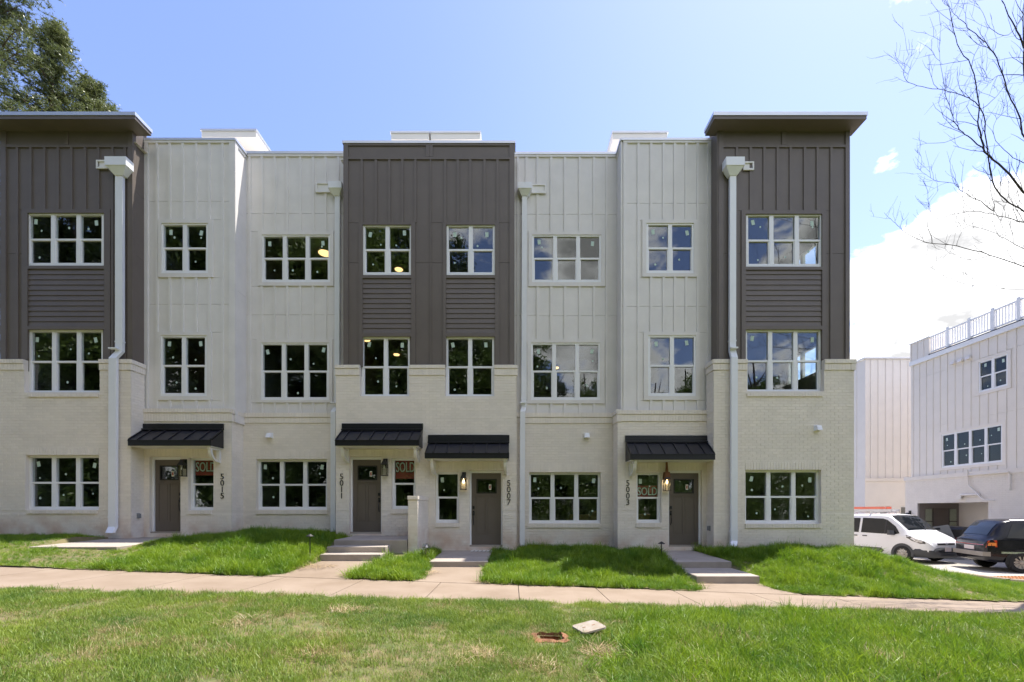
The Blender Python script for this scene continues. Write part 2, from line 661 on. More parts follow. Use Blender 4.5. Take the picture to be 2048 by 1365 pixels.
def window(parent, m, u0, u1, z0, z1, nf, cols, seed=0, stick=True, sill=None, gm=None):
    """Vinyl double-hung window: frame mesh with its panes and stickers as sub-parts."""
    rnd = random.Random(seed * 13 + 5)
    b, mu, rl = .058, .115, .052
    zm = (z0 + z1) / 2
    f = MB()
    f.mbox(m, u0, u0 + b, z0, z1, nf - .09, nf)
    f.mbox(m, u1 - b, u1, z0, z1, nf - .09, nf)
    f.mbox(m, u0 + b, u1 - b, z1 - b, z1, nf - .09, nf)
    f.mbox(m, u0 + b, u1 - b, z0, z0 + b, nf - .09, nf)
    w = (u1 - u0 - 2 * b - (cols - 1) * mu) / cols
    cells = []
    for c in range(cols):
        a = u0 + b + c * (w + mu)
        if c:
            f.mbox(m, a - mu, a, z0 + b, z1 - b, nf - .09, nf - .002)
        f.mbox(m, a, a + w, zm - rl / 2, zm + rl / 2, nf - .07, nf - .012)
        # lower sash border, set back
        s = .026
        f.mbox(m, a, a + s, z0 + b, zm - rl / 2, nf - .07, nf - .022)
        f.mbox(m, a + w - s, a + w, z0 + b, zm - rl / 2, nf - .07, nf - .022)
        f.mbox(m, a + s, a + w - s, z0 + b, z0 + b + .03, nf - .07, nf - .022)
        cells.append((a, a + w, zm + rl / 2, z1 - b, nf - .042, True, c))
        cells.append((a + s, a + w - s, z0 + b + .03, zm - rl / 2, nf - .052, False, c))
    fo = new('window', f, M['white'], parent)
    for (a, e, p, q, n, up, c) in cells:
        mpiece('pane', gm or M['glass'], fo, m, a, e, p, q, n - .004, n)
        if not stick:
            continue
        if up and (cols == 1 or c in (0, cols - 1)):
            # paper energy label in the outer upper corner
            su = a + (.16 if (cols > 1 and c == 0) else (e - a) - .16) * 1.0 if cols > 1 else a + .12
            su += rnd.uniform(-.04, .04)
            sz = q - .16 + rnd.uniform(-.05, .03)
            an = rnd.uniform(-.25, .25)
            st = MB()
            pts = [(-.045, -.07), (.045, -.07), (.045, .07), (-.045, .07)]
            pr = [(su + x * math.cos(an) - z * math.sin(an), sz + x * math.sin(an) + z * math.cos(an)) for x, z in pts]
            st.hexa([m(x, z, n + .002) for x, z in pr] + [m(x, z, n + .004) for x, z in pr])
            new('sticker', st, M['sticker'], fo)
        if rnd.random() < .72:
            st = MB()
            su, sz, r = rnd.uniform(a + .12, e - .12), rnd.uniform(p + .10, (p + q) / 2 + .05), rnd.uniform(.022, .032)
            k = 7
            ring = [(su + r * math.cos(i * 2 * math.pi / k + .3), sz + r * math.sin(i * 2 * math.pi / k + .3) * 1.15) for i in range(k)]
            st.poly([m(x, z, n + .002) for x, z in ring])
            st.poly([m(x, z, n + .004) for x, z in ring])
            for i in range(k):
                x, z = ring[i]
                x2, z2 = ring[(i + 1) % k]
                st.quad(m(x, z, n + .002), m(x2, z2, n + .002), m(x2, z2, n + .004), m(x, z, n + .004))
            new('sticker', st, M['sticker'], fo)
    if sill:
        sb = MB()
        c = MB()
        bricks(sb, m, sill[0], sill[1], sill[2], sill[3], [], course=sill[3] - sill[2], blen=.066, gap=.009, depth=sill[4] + .006, bond=False, seed=seed)
        c.mbox(m, sill[0], sill[1], sill[2], sill[3], -.10, sill[4])
        so = new('window_sill', c, M['mortar'], fo)
        new('sill_bricks', sb, M['brick'], fo, kind='stuff')
    return fo


def siding(parent, m, x, z, x0, x1, top, bot, battens, joints, boxes, wins, pm, trims=(), cop=None, wu=.068):
    """Board-and-batten wall. x(px), z(py) convert measured positions on this wall into metres.
    battens: (px, ytop, ybot); boxes: rects left free of panels; wins: openings in the backing."""
    u0, u1, zt, zb = x0, x1, z(top), z(bot)
    bk = MB()
    holed(bk, m, u0, u1, zb - .1, zt, [(a, b, c, d) for a, b, c, d in wins], n=-.02, reveal=.14)
    new('siding_backing', bk, pm, parent)
    cols = sorted(set([u0, u1] + [x(b[0]) for b in battens if u0 + .08 < x(b[0]) < u1 - .08]))
    rows = sorted([zb, zt] + [z(j) for j in joints])
    holes = [(x(b[0]), z(b[3]), x(b[2]), z(b[1])) for b in boxes]
    for i in range(len(cols) - 1):
        for j in range(len(rows) - 1):
            for r in cut((cols[i], rows[j], cols[i + 1], rows[j + 1]), holes):
                g = .003
                if r[2] - r[0] < .03 or r[3] - r[1] < .03:
                    continue
                mpiece('siding_panel', pm, parent, m, r[0] + g * .3, r[2] - g * .3, r[1] + g * 1.6, r[3] - g * 1.6, -.018, random.uniform(-.0012, .0012))
    for (px, y0, y1) in battens:
        c = x(px)
        mpiece('batten', pm, parent, m, max(c - wu / 2, u0 + .002), min(c + wu / 2, u1 - .002), z(y1), z(y0), -.004, .028)
    for t in trims:
        n1 = t[4] + .006 if len(t) > 4 else .032
        mpiece('trim_board', pm, parent, m, x(t[0]), x(t[2]), z(t[3]), z(t[1]), -.006, n1)
    if cop:
        y0, y1 = cop
        mpiece('coping', M['coping'], parent, m, u0 - .025, u1 + .025, z(y1), z(y0), -.30, .05)


def brickwall(parent, m, u0, u1, z0, z1, holes, seed, belt=None):
    c = MB()
    holed(c, m, u0, u1, z0, z1, holes, n=0.0, reveal=.16)
    w = new('brick_wall', c, M['mortar'], parent)
    b = MB()
    hs = list(holes)
    if belt is not None:
        hs.append((u0 - 1, belt - .007, u1 + 1, belt + .007))
    bricks(b, m, u0, u1, z0, z1, hs, seed=seed)
    new('bricks', b, M['brick'], w, kind='stuff')
    return w


def brickcap(parent, m, u0, u1, zt, zm, zl, holes, seed):
    """Rowlock course over a soldier band, both proud of the wall."""
    for (a, b, n) in ((zm, zt, .042), (zl, zm - .004, .022)):
        for r in cut((u0, a, u1, b), holes):
            if r[2] - r[0] < .05:
                continue
            c = MB()
            c.mbox(m, r[0], r[2], a, b, -.10, n)
            w = new('brick_cap' if n > .03 else 'brick_band', c, M['mortar'], parent)
            s = MB()
            bricks(s, lambda u, z, k, n=n: m(u, z, k + n), r[0], r[2], a, b, [], course=b - a, blen=.067, gap=.009, depth=.006, bond=False, seed=seed)
            new('cap_bricks', s, M['brick'], w, kind='stuff')


def lintel(parent, m, u0, u1, z0, z1, seed):
    s = MB()
    bricks(s, lambda u, z, k: m(u, z, k + .006), u0, u1, z0, z1, [], course=z1 - z0, blen=.067, gap=.010, depth=.008, bond=False, seed=seed)
    new('lintel_bricks', s, M['brick'], parent, kind='stuff')


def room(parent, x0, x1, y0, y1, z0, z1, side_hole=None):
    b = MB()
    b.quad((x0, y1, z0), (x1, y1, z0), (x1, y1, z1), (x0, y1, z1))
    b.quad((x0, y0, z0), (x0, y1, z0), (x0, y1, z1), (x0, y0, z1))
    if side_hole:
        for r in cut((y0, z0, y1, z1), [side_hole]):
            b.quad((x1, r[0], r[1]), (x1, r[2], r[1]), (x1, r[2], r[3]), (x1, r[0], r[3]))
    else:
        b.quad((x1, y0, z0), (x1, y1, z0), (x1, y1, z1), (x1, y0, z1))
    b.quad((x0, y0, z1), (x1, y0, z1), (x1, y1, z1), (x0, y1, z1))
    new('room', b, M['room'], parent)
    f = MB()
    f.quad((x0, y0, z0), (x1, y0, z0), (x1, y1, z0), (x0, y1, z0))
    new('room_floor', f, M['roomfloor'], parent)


def ceiling_lamp(parent, x, y, z, r=.16):
    b = MB()
    b.lathe([(0.0, -.03), (r * .9, -.03), (r, -.015), (r, 0)], 18, c=(x, y, z))
    new('ceiling_lamp', b, M['discglow'], parent)


def bopen(a, b, db):
    """Opening between two measured edges of a window set 10 cm behind the brick face."""
    if (a + b) / 2 < CX:
        return PX(a, db + .1), PX(b, db)
    return PX(a, db), PX(b, db + .1)


BELT = EYE - .004
DB = {'tower': 12.34, 'bay': 12.78, 'rec': 13.33}
DS = {'tower': 12.42, 'bay': 12.86, 'rec': 13.41}
conv = {k: (lambda px, d=DS[k]: PX(px, d), lambda py, d=DS[k]: PZ(py, d)) for k in DS}
mS = {k: wall_map('F', DS[k]) for k in DS}
mB = {k: wall_map('F', DB[k]) for k in DB}

# ---- dark end towers ---------------------------------------------------------------------
LAPW = .148


def laps(parent, m, u0, u1, zb, zt):
    n = round((zt - zb) / LAPW)
    h = (zt - zb) / n
    for i in range(n):
        a, b = m(u0, zb + i * h, 0), m(u1, zb + (i + 1) * h, 0)
        piece('lap_plank', M['dark'], parent, a[0], b[0], a[1] - .016, a[1] + .018, a[2] + .001, b[2] + .004, wedge=True)


def tower(parent, side):
    d, db = DS['tower'], DB['tower']
    x, z = conv['tower']
    m, mb = mS['tower'], mB['tower']
    if side == 'L':
        bx0, bx1, sx0, sx1 = -14.05, -10.45, -14.0, -10.49
        w3 = (57.5, 428, 209.5, 533)
        w2 = (58.5, 660, 207, 787.5)
        w1 = (59, 912, 198, 1020)
        bat = [(35.4, 296, 720), (62.5, 296, 420), (89.8, 296, 420), (117, 296, 420), (144, 296, 420), (171.4, 296, 420),
               (197.8, 296, 420), (226, 296, 720), (251, 296, 720)]
        trims = [(46, 420, 222, 427.5), (46, 427.5, 57, 720), (210, 427.5, 222, 720), (57, 533, 210, 539), (57, 654, 210, 660),
                 (4, 291.5, 267, 296.5), (3, 252, 14, 720, .03), (257.5, 252, 267, 720, .03), (131, 256, 138, 291), (4, 252, 267, 256)]
        box = [(46, 420, 222, 790), (3, 250, 267, 296)]
        sill2, sill1 = (57, 198.5, 788, 795), (54, 196, 1020.5, 1028)
        joints = [508]
        lint = (57, 198, 895, 911)
        slab = (-14.6, PX(270, 11.99))
        friez = [(4, 131), (138, 267)]
        vent = None
    else:
        bx0, bx1, sx0, sx1 = 5.53, 9.38, 5.68, 9.30
        w3 = (1491, 429.5, 1643, 535)
        w2 = (1490, 660, 1641.5, 785.5)
        w1 = (1490.5, 941, 1637, 1047.5)
        bat = [(1473, 296, 720), (1500.7, 296, 422), (1528, 296, 422), (1554.5, 296, 422), (1580.5, 296, 422), (1608.7, 296, 422),
               (1634.3, 296, 422), (1661.8, 296, 720)]
        trims = [(1482, 422, 1651, 429.5), (1482, 429.5, 1490.5, 720), (1643, 429.5, 1651, 720), (1490.5, 535, 1643, 541), (1490.5, 653, 1643, 660),
                 (1436, 291.5, 1698, 296.5), (1436, 252, 1446, 720, .03), (1689.5, 252, 1698, 720, .03), (1563, 256, 1571, 291), (1436, 252, 1698, 256)]
        box = [(1482, 422, 1651, 790), (1434, 250, 1700, 296)]
        sill2, sill1 = (1493, 1645, 787, 794), (1490, 1642, 1048, 1056.5)
        joints = [508]
        lint = (1491, 1640, 925, 940.5)
        slab = (PX(1427, 11.99), PX(1736, 11.99))
        friez = [(1436, 1563), (1571, 1698)]
        vent = (1633, 857)
    nW = -.04
    dW = d + .04
    W3 = (PX(w3[0], dW), PZ(w3[3], dW), PX(w3[2], dW), PZ(w3[1], dW))
    W2 = (PX(w2[0], dW), PZ(w2[3], dW), PX(w2[2], dW), PZ(w2[1], dW))
    a, b = bopen(w1[0], w1[2], db)
    W1 = (a, PZ(w1[3], db + .1), b, PZ(w1[1], db + .1))
    siding(parent, m, x, z, sx0, sx1, 252, 726, bat, joints, box, [W3, W2], M['dark'], trims)
    for (p, q) in friez:
        mpiece('frieze_board', M['dark'], parent, m, max(x(p), sx0), min(x(q), sx1), z(291.5), z(256), -.018, .004)
    laps(parent, m, x(57.5 if side == 'L' else 1491), x(209.5 if side == 'L' else 1642.5), z(654), z(539))
    window(parent, m, *[W3[i] for i in (0, 2, 1, 3)], nW + .03, 3, seed=1 if side == 'L' else 11)
    window(parent, m, *[W2[i] for i in (0, 2, 1, 3)], nW, 3, seed=2 if side == 'L' else 12,
           sill=(PX(sill2[0], db), PX(sill2[1], db), PZ(sill2[3], db), PZ(sill2[2], db), .11))
    window(parent, mb, W1[0], W1[2], W1[1], W1[3], -.10, 3, seed=3 if side == 'L' else 13,
           sill=(PX(sill1[0], db), PX(sill1[1], db), PZ(sill1[3], db), PZ(sill1[2], db), .03))
    zt, zm, zl = PZ(718.7, db - .04), PZ(727, db - .04), PZ(740.5, db - .02)
    hb = [(W2[0] - .005, W2[1], W2[2] + .005, zt + 1), W1]
    brickwall(parent, mb, bx0, bx1, -.3, zl, hb, 21 if side == 'L' else 22, belt=BELT)
    brickcap(parent, mb, bx0 - .02, bx1 + .02, zt, zm, zl, [hb[0]], 5)
    cb = MB()   # top bed of the veneer back to the siding
    cb.box(bx0, bx1, db, d - .02, zl, zt - .02)
    lintel(parent, mb, PX(lint[0], db), PX(lint[1], db), PZ(lint[3], db), PZ(lint[2], db), 9)
    # overhanging roof slab: dark soffit and fascia, metal edge
    zs0, zs1 = PZ(230.5, 11.99), PZ(223.5, 11.99)
    sl = MB()
    sl.box(slab[0] + .02, slab[1] - .02, 12.01, 12.56, PZ(237, 11.99), zs0)
    ro = new('overhang_roof', sl, M['dark'], parent)
    e = MB()
    e.box(slab[0], slab[1], 11.99, 12.58, zs0 + .002, zs1)
    new('metal_edge', e, M['coping'], ro)
    # side returns
    return W1, W2, W3, vent


tw = {}
tw['L'] = tower(U15, 'L')
tw['R'] = tower(U03, 'R')


def return_wall(parent, face, xb, xs, y_b0, y_b1, y_s0, y_s1, cap, zcap_bot, ztop, pm, zbot, seed, belt=True, cop=None):
    """Short wall joining two planes: brick below, siding above."""
    mb, ms = wall_map(face, xb), wall_map(face, xs)
    brickwall(parent, mb, y_b0 + .004, y_b1, zbot, zcap_bot, [], seed, belt=BELT)
    brickcap(parent, mb, y_b0 - .03, y_b1, cap[0], cap[1], cap[2], [], seed)
    b = MB()
    b.quad(ms(y_s0, zcap_bot, -.02), ms(y_s1, zcap_bot, -.02), ms(y_s1, ztop, -.02), ms(y_s0, ztop, -.02))
    new('siding_backing', b, pm, parent)
    zs = [zcap_bot, (zcap_bot + ztop) / 2 - .2, ztop - 1.9, ztop]
    for i in range(3):
        mpiece('siding_panel', pm, parent, ms, y_s0 + .01, y_s1, zs[i] + .003, zs[i + 1] - .003, -.018, 0)
    mpiece('trim_board', pm, parent, ms, y_s0 - .02, y_s0 + .11, zcap_bot, ztop, -.006, .022)
    mpiece('trim_board', pm, parent, ms, y_s0 + .11, y_s1, ztop - .09, ztop, -.006, .022)
    if cop:
        mpiece('coping', M['coping'], parent, ms, y_s0 - .02, y_s1, cop[0], cop[1], -.25, .05)


capT = (PZ(718.7, 12.30), PZ(727, 12.30), PZ(740.5, 12.32))
return_wall(U15, 'P', -10.45, -10.49, 12.34, 12.80, 12.42, 12.90, capT, capT[2], PZ(240, 12.42), M['dark'], -.2, 31)
return_wall(U03, 'N', 5.53, 5.68, 12.34, 12.80, 12.42, 12.90, capT, capT[2], PZ(240, 12.42), M['dark'], -.2, 32)

# tower outer side walls (right one has side windows seen through the rooms)
zt_tower = PZ(240, 12.42)
SIDE_W = [(13.55, 8.25, 15.0, 9.6), (13.55, 4.75, 15.0, 6.5)]
sm = wall_map('P', 9.30)
b = MB()
holed(b, sm, 12.42, 22, 4.6, zt_tower - .6, SIDE_W, n=0, reveal=.14)
b.quad((9.30, 12.42, zt_tower - .6), (9.30, 13.2, zt_tower - .6), (9.30, 13.2, zt_tower), (9.30, 12.42, zt_tower))
new('side_wall', b, M['dark'], U03)
for k, s in enumerate(SIDE_W):
    window(U03, sm, s[0], s[2], s[1], s[3], -.03, 2, seed=40 + k, stick=False)
b = MB()
b.box(9.05, 9.38, 12.36, 22, -.5, capT[0] - .01)
brickless = new('side_brick_wall', b, M['mortar'], U03)
sb = MB()
bricks(sb, wall_map('P', 9.38), 12.345, 17, -.3, capT[2], [], seed=77)
new('bricks', sb, M['brick'], brickless, kind='stuff')
brickcap(U03, wall_map('P', 9.38), 12.30, 16, *capT, [], 8)
b = MB()
b.quad((-14.0, 12.42, -.5), (-14.0, 22, -.5), (-14.0, 22, zt_tower - .6), (-14.0, 12.42, zt_tower - .6))
b.quad((-14.0, 12.42, zt_tower - .6), (-14.0, 13.2, zt_tower - .6), (-14.0, 13.2, zt_tower), (-14.0, 12.42, zt_tower))
new('side_wall', b, M['dark'], U15)


# ---- pale bays and recesses ---------------------------------------------------------------
def pale(parent, kind, sx, bx, cop, top, bot, bat, joints, box3, win3, box2, win2, capy, w1=None, sill=None, lint=None, holes=(), seed=0,
         cols3=2, cols1=3, zbot=-.3, corner=(), stick1=True):
    d, db = DS[kind], DB[kind]
    x, z = conv[kind]
    m, mb = mS[kind], mB[kind]
    dW = d + .02
    W3 = (PX(win3[0], dW), PZ(win3[3], dW), PX(win3[2], dW), PZ(win3[1], dW))
    W2 = (PX(win2[0], dW), PZ(win2[3], dW), PX(win2[2], dW), PZ(win2[1], dW))
    bats = []
    for px in bat:
        runs = [(top + 4, bot)]
        for bx3 in (box3, box2):
            if bx3[0] - 1 < px < bx3[2] + 1:
                nr = []
                for r in runs:
                    if bx3[3] <= r[0] or bx3[1] >= r[1]:
                        nr.append(r)
                    else:
                        nr += [(r[0], bx3[1]), (bx3[3], r[1])]
                runs = nr
        bats += [(px, a, b) for a, b in runs if b - a > 3]
    trims = [(sx[2], top, sx[3], top + 4.5, .03)]
    for bx3, wn3 in ((box3, win3), (box2, win2)):
        trims += [(bx3[0], bx3[1], bx3[2], wn3[1], .03), (bx3[0], wn3[3], bx3[2], bx3[3], .03),
                  (bx3[0], wn3[1], wn3[0], wn3[3], .03), (wn3[2], wn3[1], bx3[2], wn3[3], .03)]
    trims += [(c[0], top + 4.5, c[1], bot, .026) for c in corner]
    siding(parent, m, x, z, sx[0], sx[1], cop[1], bot, bats, joints, [box3, box2], [W3, W2], M['siding'], trims, cop=cop)
    window(parent, m, W3[0], W3[2], W3[1], W3[3], .012, cols3, seed=seed + 1)
    window(parent, m, W2[0], W2[2], W2[1], W2[3], .012, cols3, seed=seed + 2)
    zt, zm, zl = (PZ(c, db - .03) for c in capy)
    hs = list(holes)
    if w1:
        a, b = bopen(w1[0], w1[2], db)
        W1 = (a, PZ(w1[3], db + .1), b, PZ(w1[1], db + .1))
        hs.append(W1)
        window(parent, mb, W1[0], W1[2], W1[1], W1[3], -.10, cols1, seed=seed + 3, stick=stick1,
               sill=(PX(sill[0], db), PX(sill[1], db), PZ(sill[3], db), PZ(sill[2], db), .03))
    brickwall(parent, mb, bx[0], bx[1], zbot, zl, hs, 50 + seed, belt=BELT)
    brickcap(parent, mb, bx[0] - .01, bx[1] + .01, zt, zm, zl, [], seed)
    if lint:
        lintel(parent, mb, PX(lint[0], db), PX(lint[1], db), PZ(lint[3], db), PZ(lint[2], db), seed)
    return W3, W2


def dopen(px0, px1, ytop, ybot):
    return (PX(px0, DB['bay']), PZ(ybot, DB['bay']), PX(px1, DB['bay']), PZ(ytop, DB['bay']))


D15 = dopen(299, 361, 914, 1067)
D11 = dopen(699, 763, 914, 1068)
D07 = dopen(939, 1005, 941, 1094)
D03 = dopen(1337.5, 1404, 941, 1094)

pale(U15, 'bay', (-10.50, -7.916, 287, 470), (-10.50, -7.96), (278.5, 283), 283, 820,
     [314.5, 340, 366, 393, 419.4, 445.5], [403, 609], (318, 440, 427, 556), (324.5, 448, 418, 548), (317, 665, 424, 801), (323, 672, 415.5, 793),
     (817.5, 826, 843.5), (382, 917, 427, 1021), (375, 424, 1021.5, 1029), (288, 430, 898, 914), [D15], seed=100, cols1=1, stick1=False, corner=((290, 297), (459, 470)))
pale(U11, 'rec', (-7.93, -4.85, 490, 699), (-7.97, -4.85), (305, 310), 310, 827,
     [500, 524.3, 549.8, 575, 601, 626.5, 651.4, 676.6], [427.7, 630], (517, 464, 668, 573), (525, 471, 661.5, 566), (514, 680, 665.5, 806), (523, 686.5, 659, 801),
     (826, 835, 846.5), (517, 920, 654, 1020), (512, 656, 1020.5, 1029), (515, 655, 903, 919), seed=110, cols3=3)
pale(U07, 'rec', (.02, 3.14, 1026, 1236), (.08, 3.02), (306, 311), 311, 827,
     [1036, 1053, 1075, 1102.5, 1130, 1159.4, 1188, 1213], [429, 632], (1057, 463, 1210, 574), (1064, 471, 1202, 566), (1055, 679, 1208, 808), (1062, 686.5, 1200, 801),
     (826, 835, 847), (1058, 946, 1200, 1047), (1055, 1200, 1047.5, 1056), (1059, 1199, 929, 945), seed=120, cols3=3)
pale(U03, 'bay', (3.13, 5.72, 1246, 1424), (3.00, 5.55), (278.5, 283), 283, 822,
     [1276.6, 1302, 1327, 1349.4, 1372, 1395], [407, 613], (1284, 441, 1393, 555), (1292, 448, 1387, 548), (1287, 665, 1398, 801), (1295.5, 672, 1391, 793),
     (820.5, 829, 843), (1273, 946, 1320.5, 1046), (1272, 1322, 1046.5, 1055.5), (1276, 1404, 926, 942), [D03], seed=130, cols1=1, corner=((1246, 1254), (1415, 1424)))
capB = (PZ(819, 12.75), PZ(827.5, 12.75), PZ(843.5, 12.75))
return_wall(U15, 'P', -7.96, -7.916, 12.78, 13.35, 12.86, 13.43, capB, capB[2], PZ(283, 12.86), M['siding'], -.2, 33, cop=(PZ(283, 12.86), PZ(278.5, 12.86)))
return_wall(U03, 'N', 3.00, 3.13, 12.78, 13.35, 12.86, 13.43, capB, capB[2], PZ(283, 12.86), M['siding'], -.2, 34, cop=(PZ(283, 12.86), PZ(278.5, 12.86)))


# ---- dark central tower, shared by 5011 and 5007 ---------------------------------------------
def centre(parent, side):
    d, db = DS['bay'], DB['bay']
    x, z = conv['bay']
    m, mb = mS['bay'], mB['bay']
    dW = d + .04
    if side == 'L':
        sx0, sx1, bx0, bx1 = PX(687.5, d), XMID, -5.0, XMID
        w3, w2 = (727, 451, 824, 551.5), (723, 674, 820, 795)
        bat = [(724, 320, 446), (752, 320, 446), (779, 320, 446), (805, 320, 446), (831, 320, 446)]
        bat += [(708, 451, 735)] if False else []
        boxes = [(718, 446, 831, 800), (686, 284, 862, 320)]
        trims = [(718, 446, 831, 451), (718, 451, 726, 735), (822.5, 451, 831, 735), (726, 552, 823, 557.5), (726, 667, 823, 674),
                 (687.5, 315.5, 860, 320.5), (687.5, 289, 697, 735, .03), (687.5, 289, 860, 293), (852, 293, 859.6, 315, .025)]
        sill = (719, 816, 795.5, 802)
        w1, s1 = (785, 917.5, 831, 1018.5), (782, 836, 1019, 1028)
        door, lint = D11, (697, 833, 899, 914)
        fr = (697, 852)
        sd = 140
    else:
        sx0, sx1, bx0, bx1 = XMID, PX(1029, d), XMID, .13
        w3, w2 = (893.5, 451, 990, 551.5), (892, 674, 988.5, 795)
        bat = [(859.9, 320, 735), (890.5, 320, 446), (915.7, 320, 446), (940.6, 320, 446), (969, 320, 446), (995, 320, 446)]
        boxes = [(886, 446, 998, 800), (858, 284, 1030, 320)]
        trims = [(886, 446, 998, 451), (886, 451, 892.5, 735), (990, 451, 998, 735), (892.5, 552, 990, 557.5), (892.5, 667, 990, 674),
                 (860, 315.5, 1029, 320.5), (1019, 289, 1029, 735, .03), (860, 289, 1029, 293), (860, 293, 866, 315, .025)]
        sill = (888, 987, 795.5, 802)
        w1, s1 = (872, 945, 918.5, 1046), (869, 919, 1046.5, 1055)
        door, lint = D07, (869, 1008, 925, 941)
        fr = (866, 1019)
        sd = 150
    W3 = (PX(w3[0], dW), PZ(w3[3], dW), PX(w3[2], dW), PZ(w3[1], dW))
    W2 = (PX(w2[0], dW), PZ(w2[3], dW), PX(w2[2], dW), PZ(w2[1], dW))
    a, b = bopen(w1[0], w1[2], db)
    W1 = (a, PZ(w1[3], db + .1), b, PZ(w1[1], db + .1))
    siding(parent, m, x, z, sx0, sx1, 289, 740, bat, [526], boxes, [W3, W2], M['dark'], trims)
    mpiece('coping', M['coping'], parent, m, sx0 - (.03 if side == 'L' else 0), sx1 + (.03 if side == 'R' else 0), z(289), z(284), -.30, .05)
    mpiece('frieze_board', M['dark'], parent, m, x(fr[0]), x(fr[1]), z(315.5), z(293), -.018, .004)
    laps(parent, m, x(726 if side == 'L' else 892.5), x(822.5 if side == 'L' else 990), z(667), z(557.5))
    window(parent, m, W3[0], W3[2], W3[1], W3[3], -.01, 2, seed=sd + 1)
    window(parent, m, W2[0], W2[2], W2[1], W2[3], -.04, 2, seed=sd + 2,
           sill=(PX(sill[0], db), PX(sill[1], db), PZ(sill[3], db), PZ(sill[2], db), .03))
    window(parent, mb, W1[0], W1[2], W1[1], W1[3], -.10, 1, seed=sd + 3, stick=(side == 'R'),
           sill=(PX(s1[0], db), PX(s1[1], db), PZ(s1[3], db), PZ(s1[2], db), .03))
    zt, zm, zl = PZ(730, db - .04), PZ(737, db - .04), PZ(751, db - .02)
    hb = [(W2[0] - .005, W2[1], W2[2] + .005, zt + 1), W1, door]
    brickwall(parent, mb, bx0, bx1, -.3, zl, hb, 60 + sd, belt=BELT)
    brickcap(parent, mb, bx0 - (.02 if side == 'L' else 0), bx1 + (.03 if side == 'R' else 0), zt, zm, zl, [hb[0]], sd)
    lintel(parent, mb, PX(lint[0], db), PX(lint[1], db), PZ(lint[3], db), PZ(lint[2], db), sd)
    # outer return back to the recess
    xs, xb = (sx0, bx0) if side == 'L' else (sx1, bx1)
    r = MB()
    r.quad((xs, d, zl), (xs, 13.5, zl), (xs, 13.5, z(289)), (xs, d, z(289)))
    new('side_siding', r, M['dark'], parent)
    r = MB()
    r.box(min(xb, xb + (.2 if side == 'L' else -.2)), max(xb, xb + (.2 if side == 'L' else -.2)), db + .01, 13.4, -.4, zt - .01)
    new('side_brick', r, M['mortar'], parent)
    return W1


WS11 = centre(U11, 'L')
WS07 = centre(U07, 'R')

# ---- rooms behind the glass, roofs, back walls -----------------------------------------------
FLOORS_HI = [(.88, 3.45), (3.75, 6.75), (7.05, 10.0)]
FLOORS_LO = [(.48, 3.45), (3.75, 6.75), (7.05, 10.0)]
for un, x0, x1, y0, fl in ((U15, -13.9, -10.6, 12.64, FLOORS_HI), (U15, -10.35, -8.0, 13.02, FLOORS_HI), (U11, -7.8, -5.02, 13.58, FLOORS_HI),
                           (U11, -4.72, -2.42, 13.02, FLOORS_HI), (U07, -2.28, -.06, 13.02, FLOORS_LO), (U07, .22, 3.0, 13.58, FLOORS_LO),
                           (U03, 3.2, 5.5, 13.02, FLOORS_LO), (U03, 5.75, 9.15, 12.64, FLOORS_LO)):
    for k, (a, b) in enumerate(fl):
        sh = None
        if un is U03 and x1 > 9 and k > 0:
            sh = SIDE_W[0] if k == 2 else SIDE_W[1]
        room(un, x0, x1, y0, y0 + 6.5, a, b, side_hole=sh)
for un, x0, x1, y0, zr in ((U15, -14.0, -10.4, 12.43, zt_tower - .6), (U15, -10.4, -7.92, 12.87, 11.4), (U11, -7.92, -4.9, 13.42, 11.4), (U11, -4.9, XMID, 12.87, 11.5),
                           (U07, XMID, .06, 12.87, 11.5), (U07, .06, 3.13, 13.42, 11.4), (U03, 3.13, 5.68, 12.87, 11.4), (U03, 5.68, 9.3, 12.43, zt_tower - .6)):
    b = MB()
    b.quad((x0, y0, zr), (x1, y0, zr), (x1, 22, zr), (x0, 22, zr))
    b.quad((x0, 22, -.5), (x1, 22, -.5), (x1, 22, zr), (x0, 22, zr))
    new('flat_roof', b, M['siding'], un)
ceiling_lamp(U11, -6.2, 14.9, 10.0, .20)
ceiling_lamp(U11, -4.0, 15.9, 10.0, .14)
ceiling_lamp(U11, -4.5, 13.9, 6.75, .12)
ceiling_lamp(U11, -3.9, 15.2, 6.75, .10)
ceiling_lamp(U15, -9.7, 15.5, 6.75, .13)
ceiling_lamp(U07, 1.6, 16.6, 6.75, .13)


# rooftop stair penthouses
def penthouse(parent, px0, px1, py0, d, depth, over):
    x0, x1, zt = PX(px0, d), PX(px1, d), PZ(py0, d)
    s = MB()
    s.box(x0, x1, d, d + depth, zt - .06, zt)
    r = MB()
    r.box(x0 + .03, x1 - .03, d + .03, d + depth, zt - .26, zt - .062)
    k = new('stair_penthouse', r, M['trimwhite'], parent)
    new('metal_edge', s, M['coping'], k)
    w = MB()
    w.box(x0 + over[0], x1 - over[1], d + .75, d + depth - .1, 11.0, zt - .262)
    new('penthouse_wall', w, M['siding'], parent)


penthouse(U15, 400, 513, 257.5, 15.0, 2.6, (.25, .3))
penthouse(U11, 780, 859.3, 262, 14.9, 2.6, (.3, .0))
penthouse(U07, 859.7, 962, 262, 14.9, 2.6, (.0, .3))
penthouse(U03, 1224, 1337, 262, 15.0, 2.6, (.3, .25))


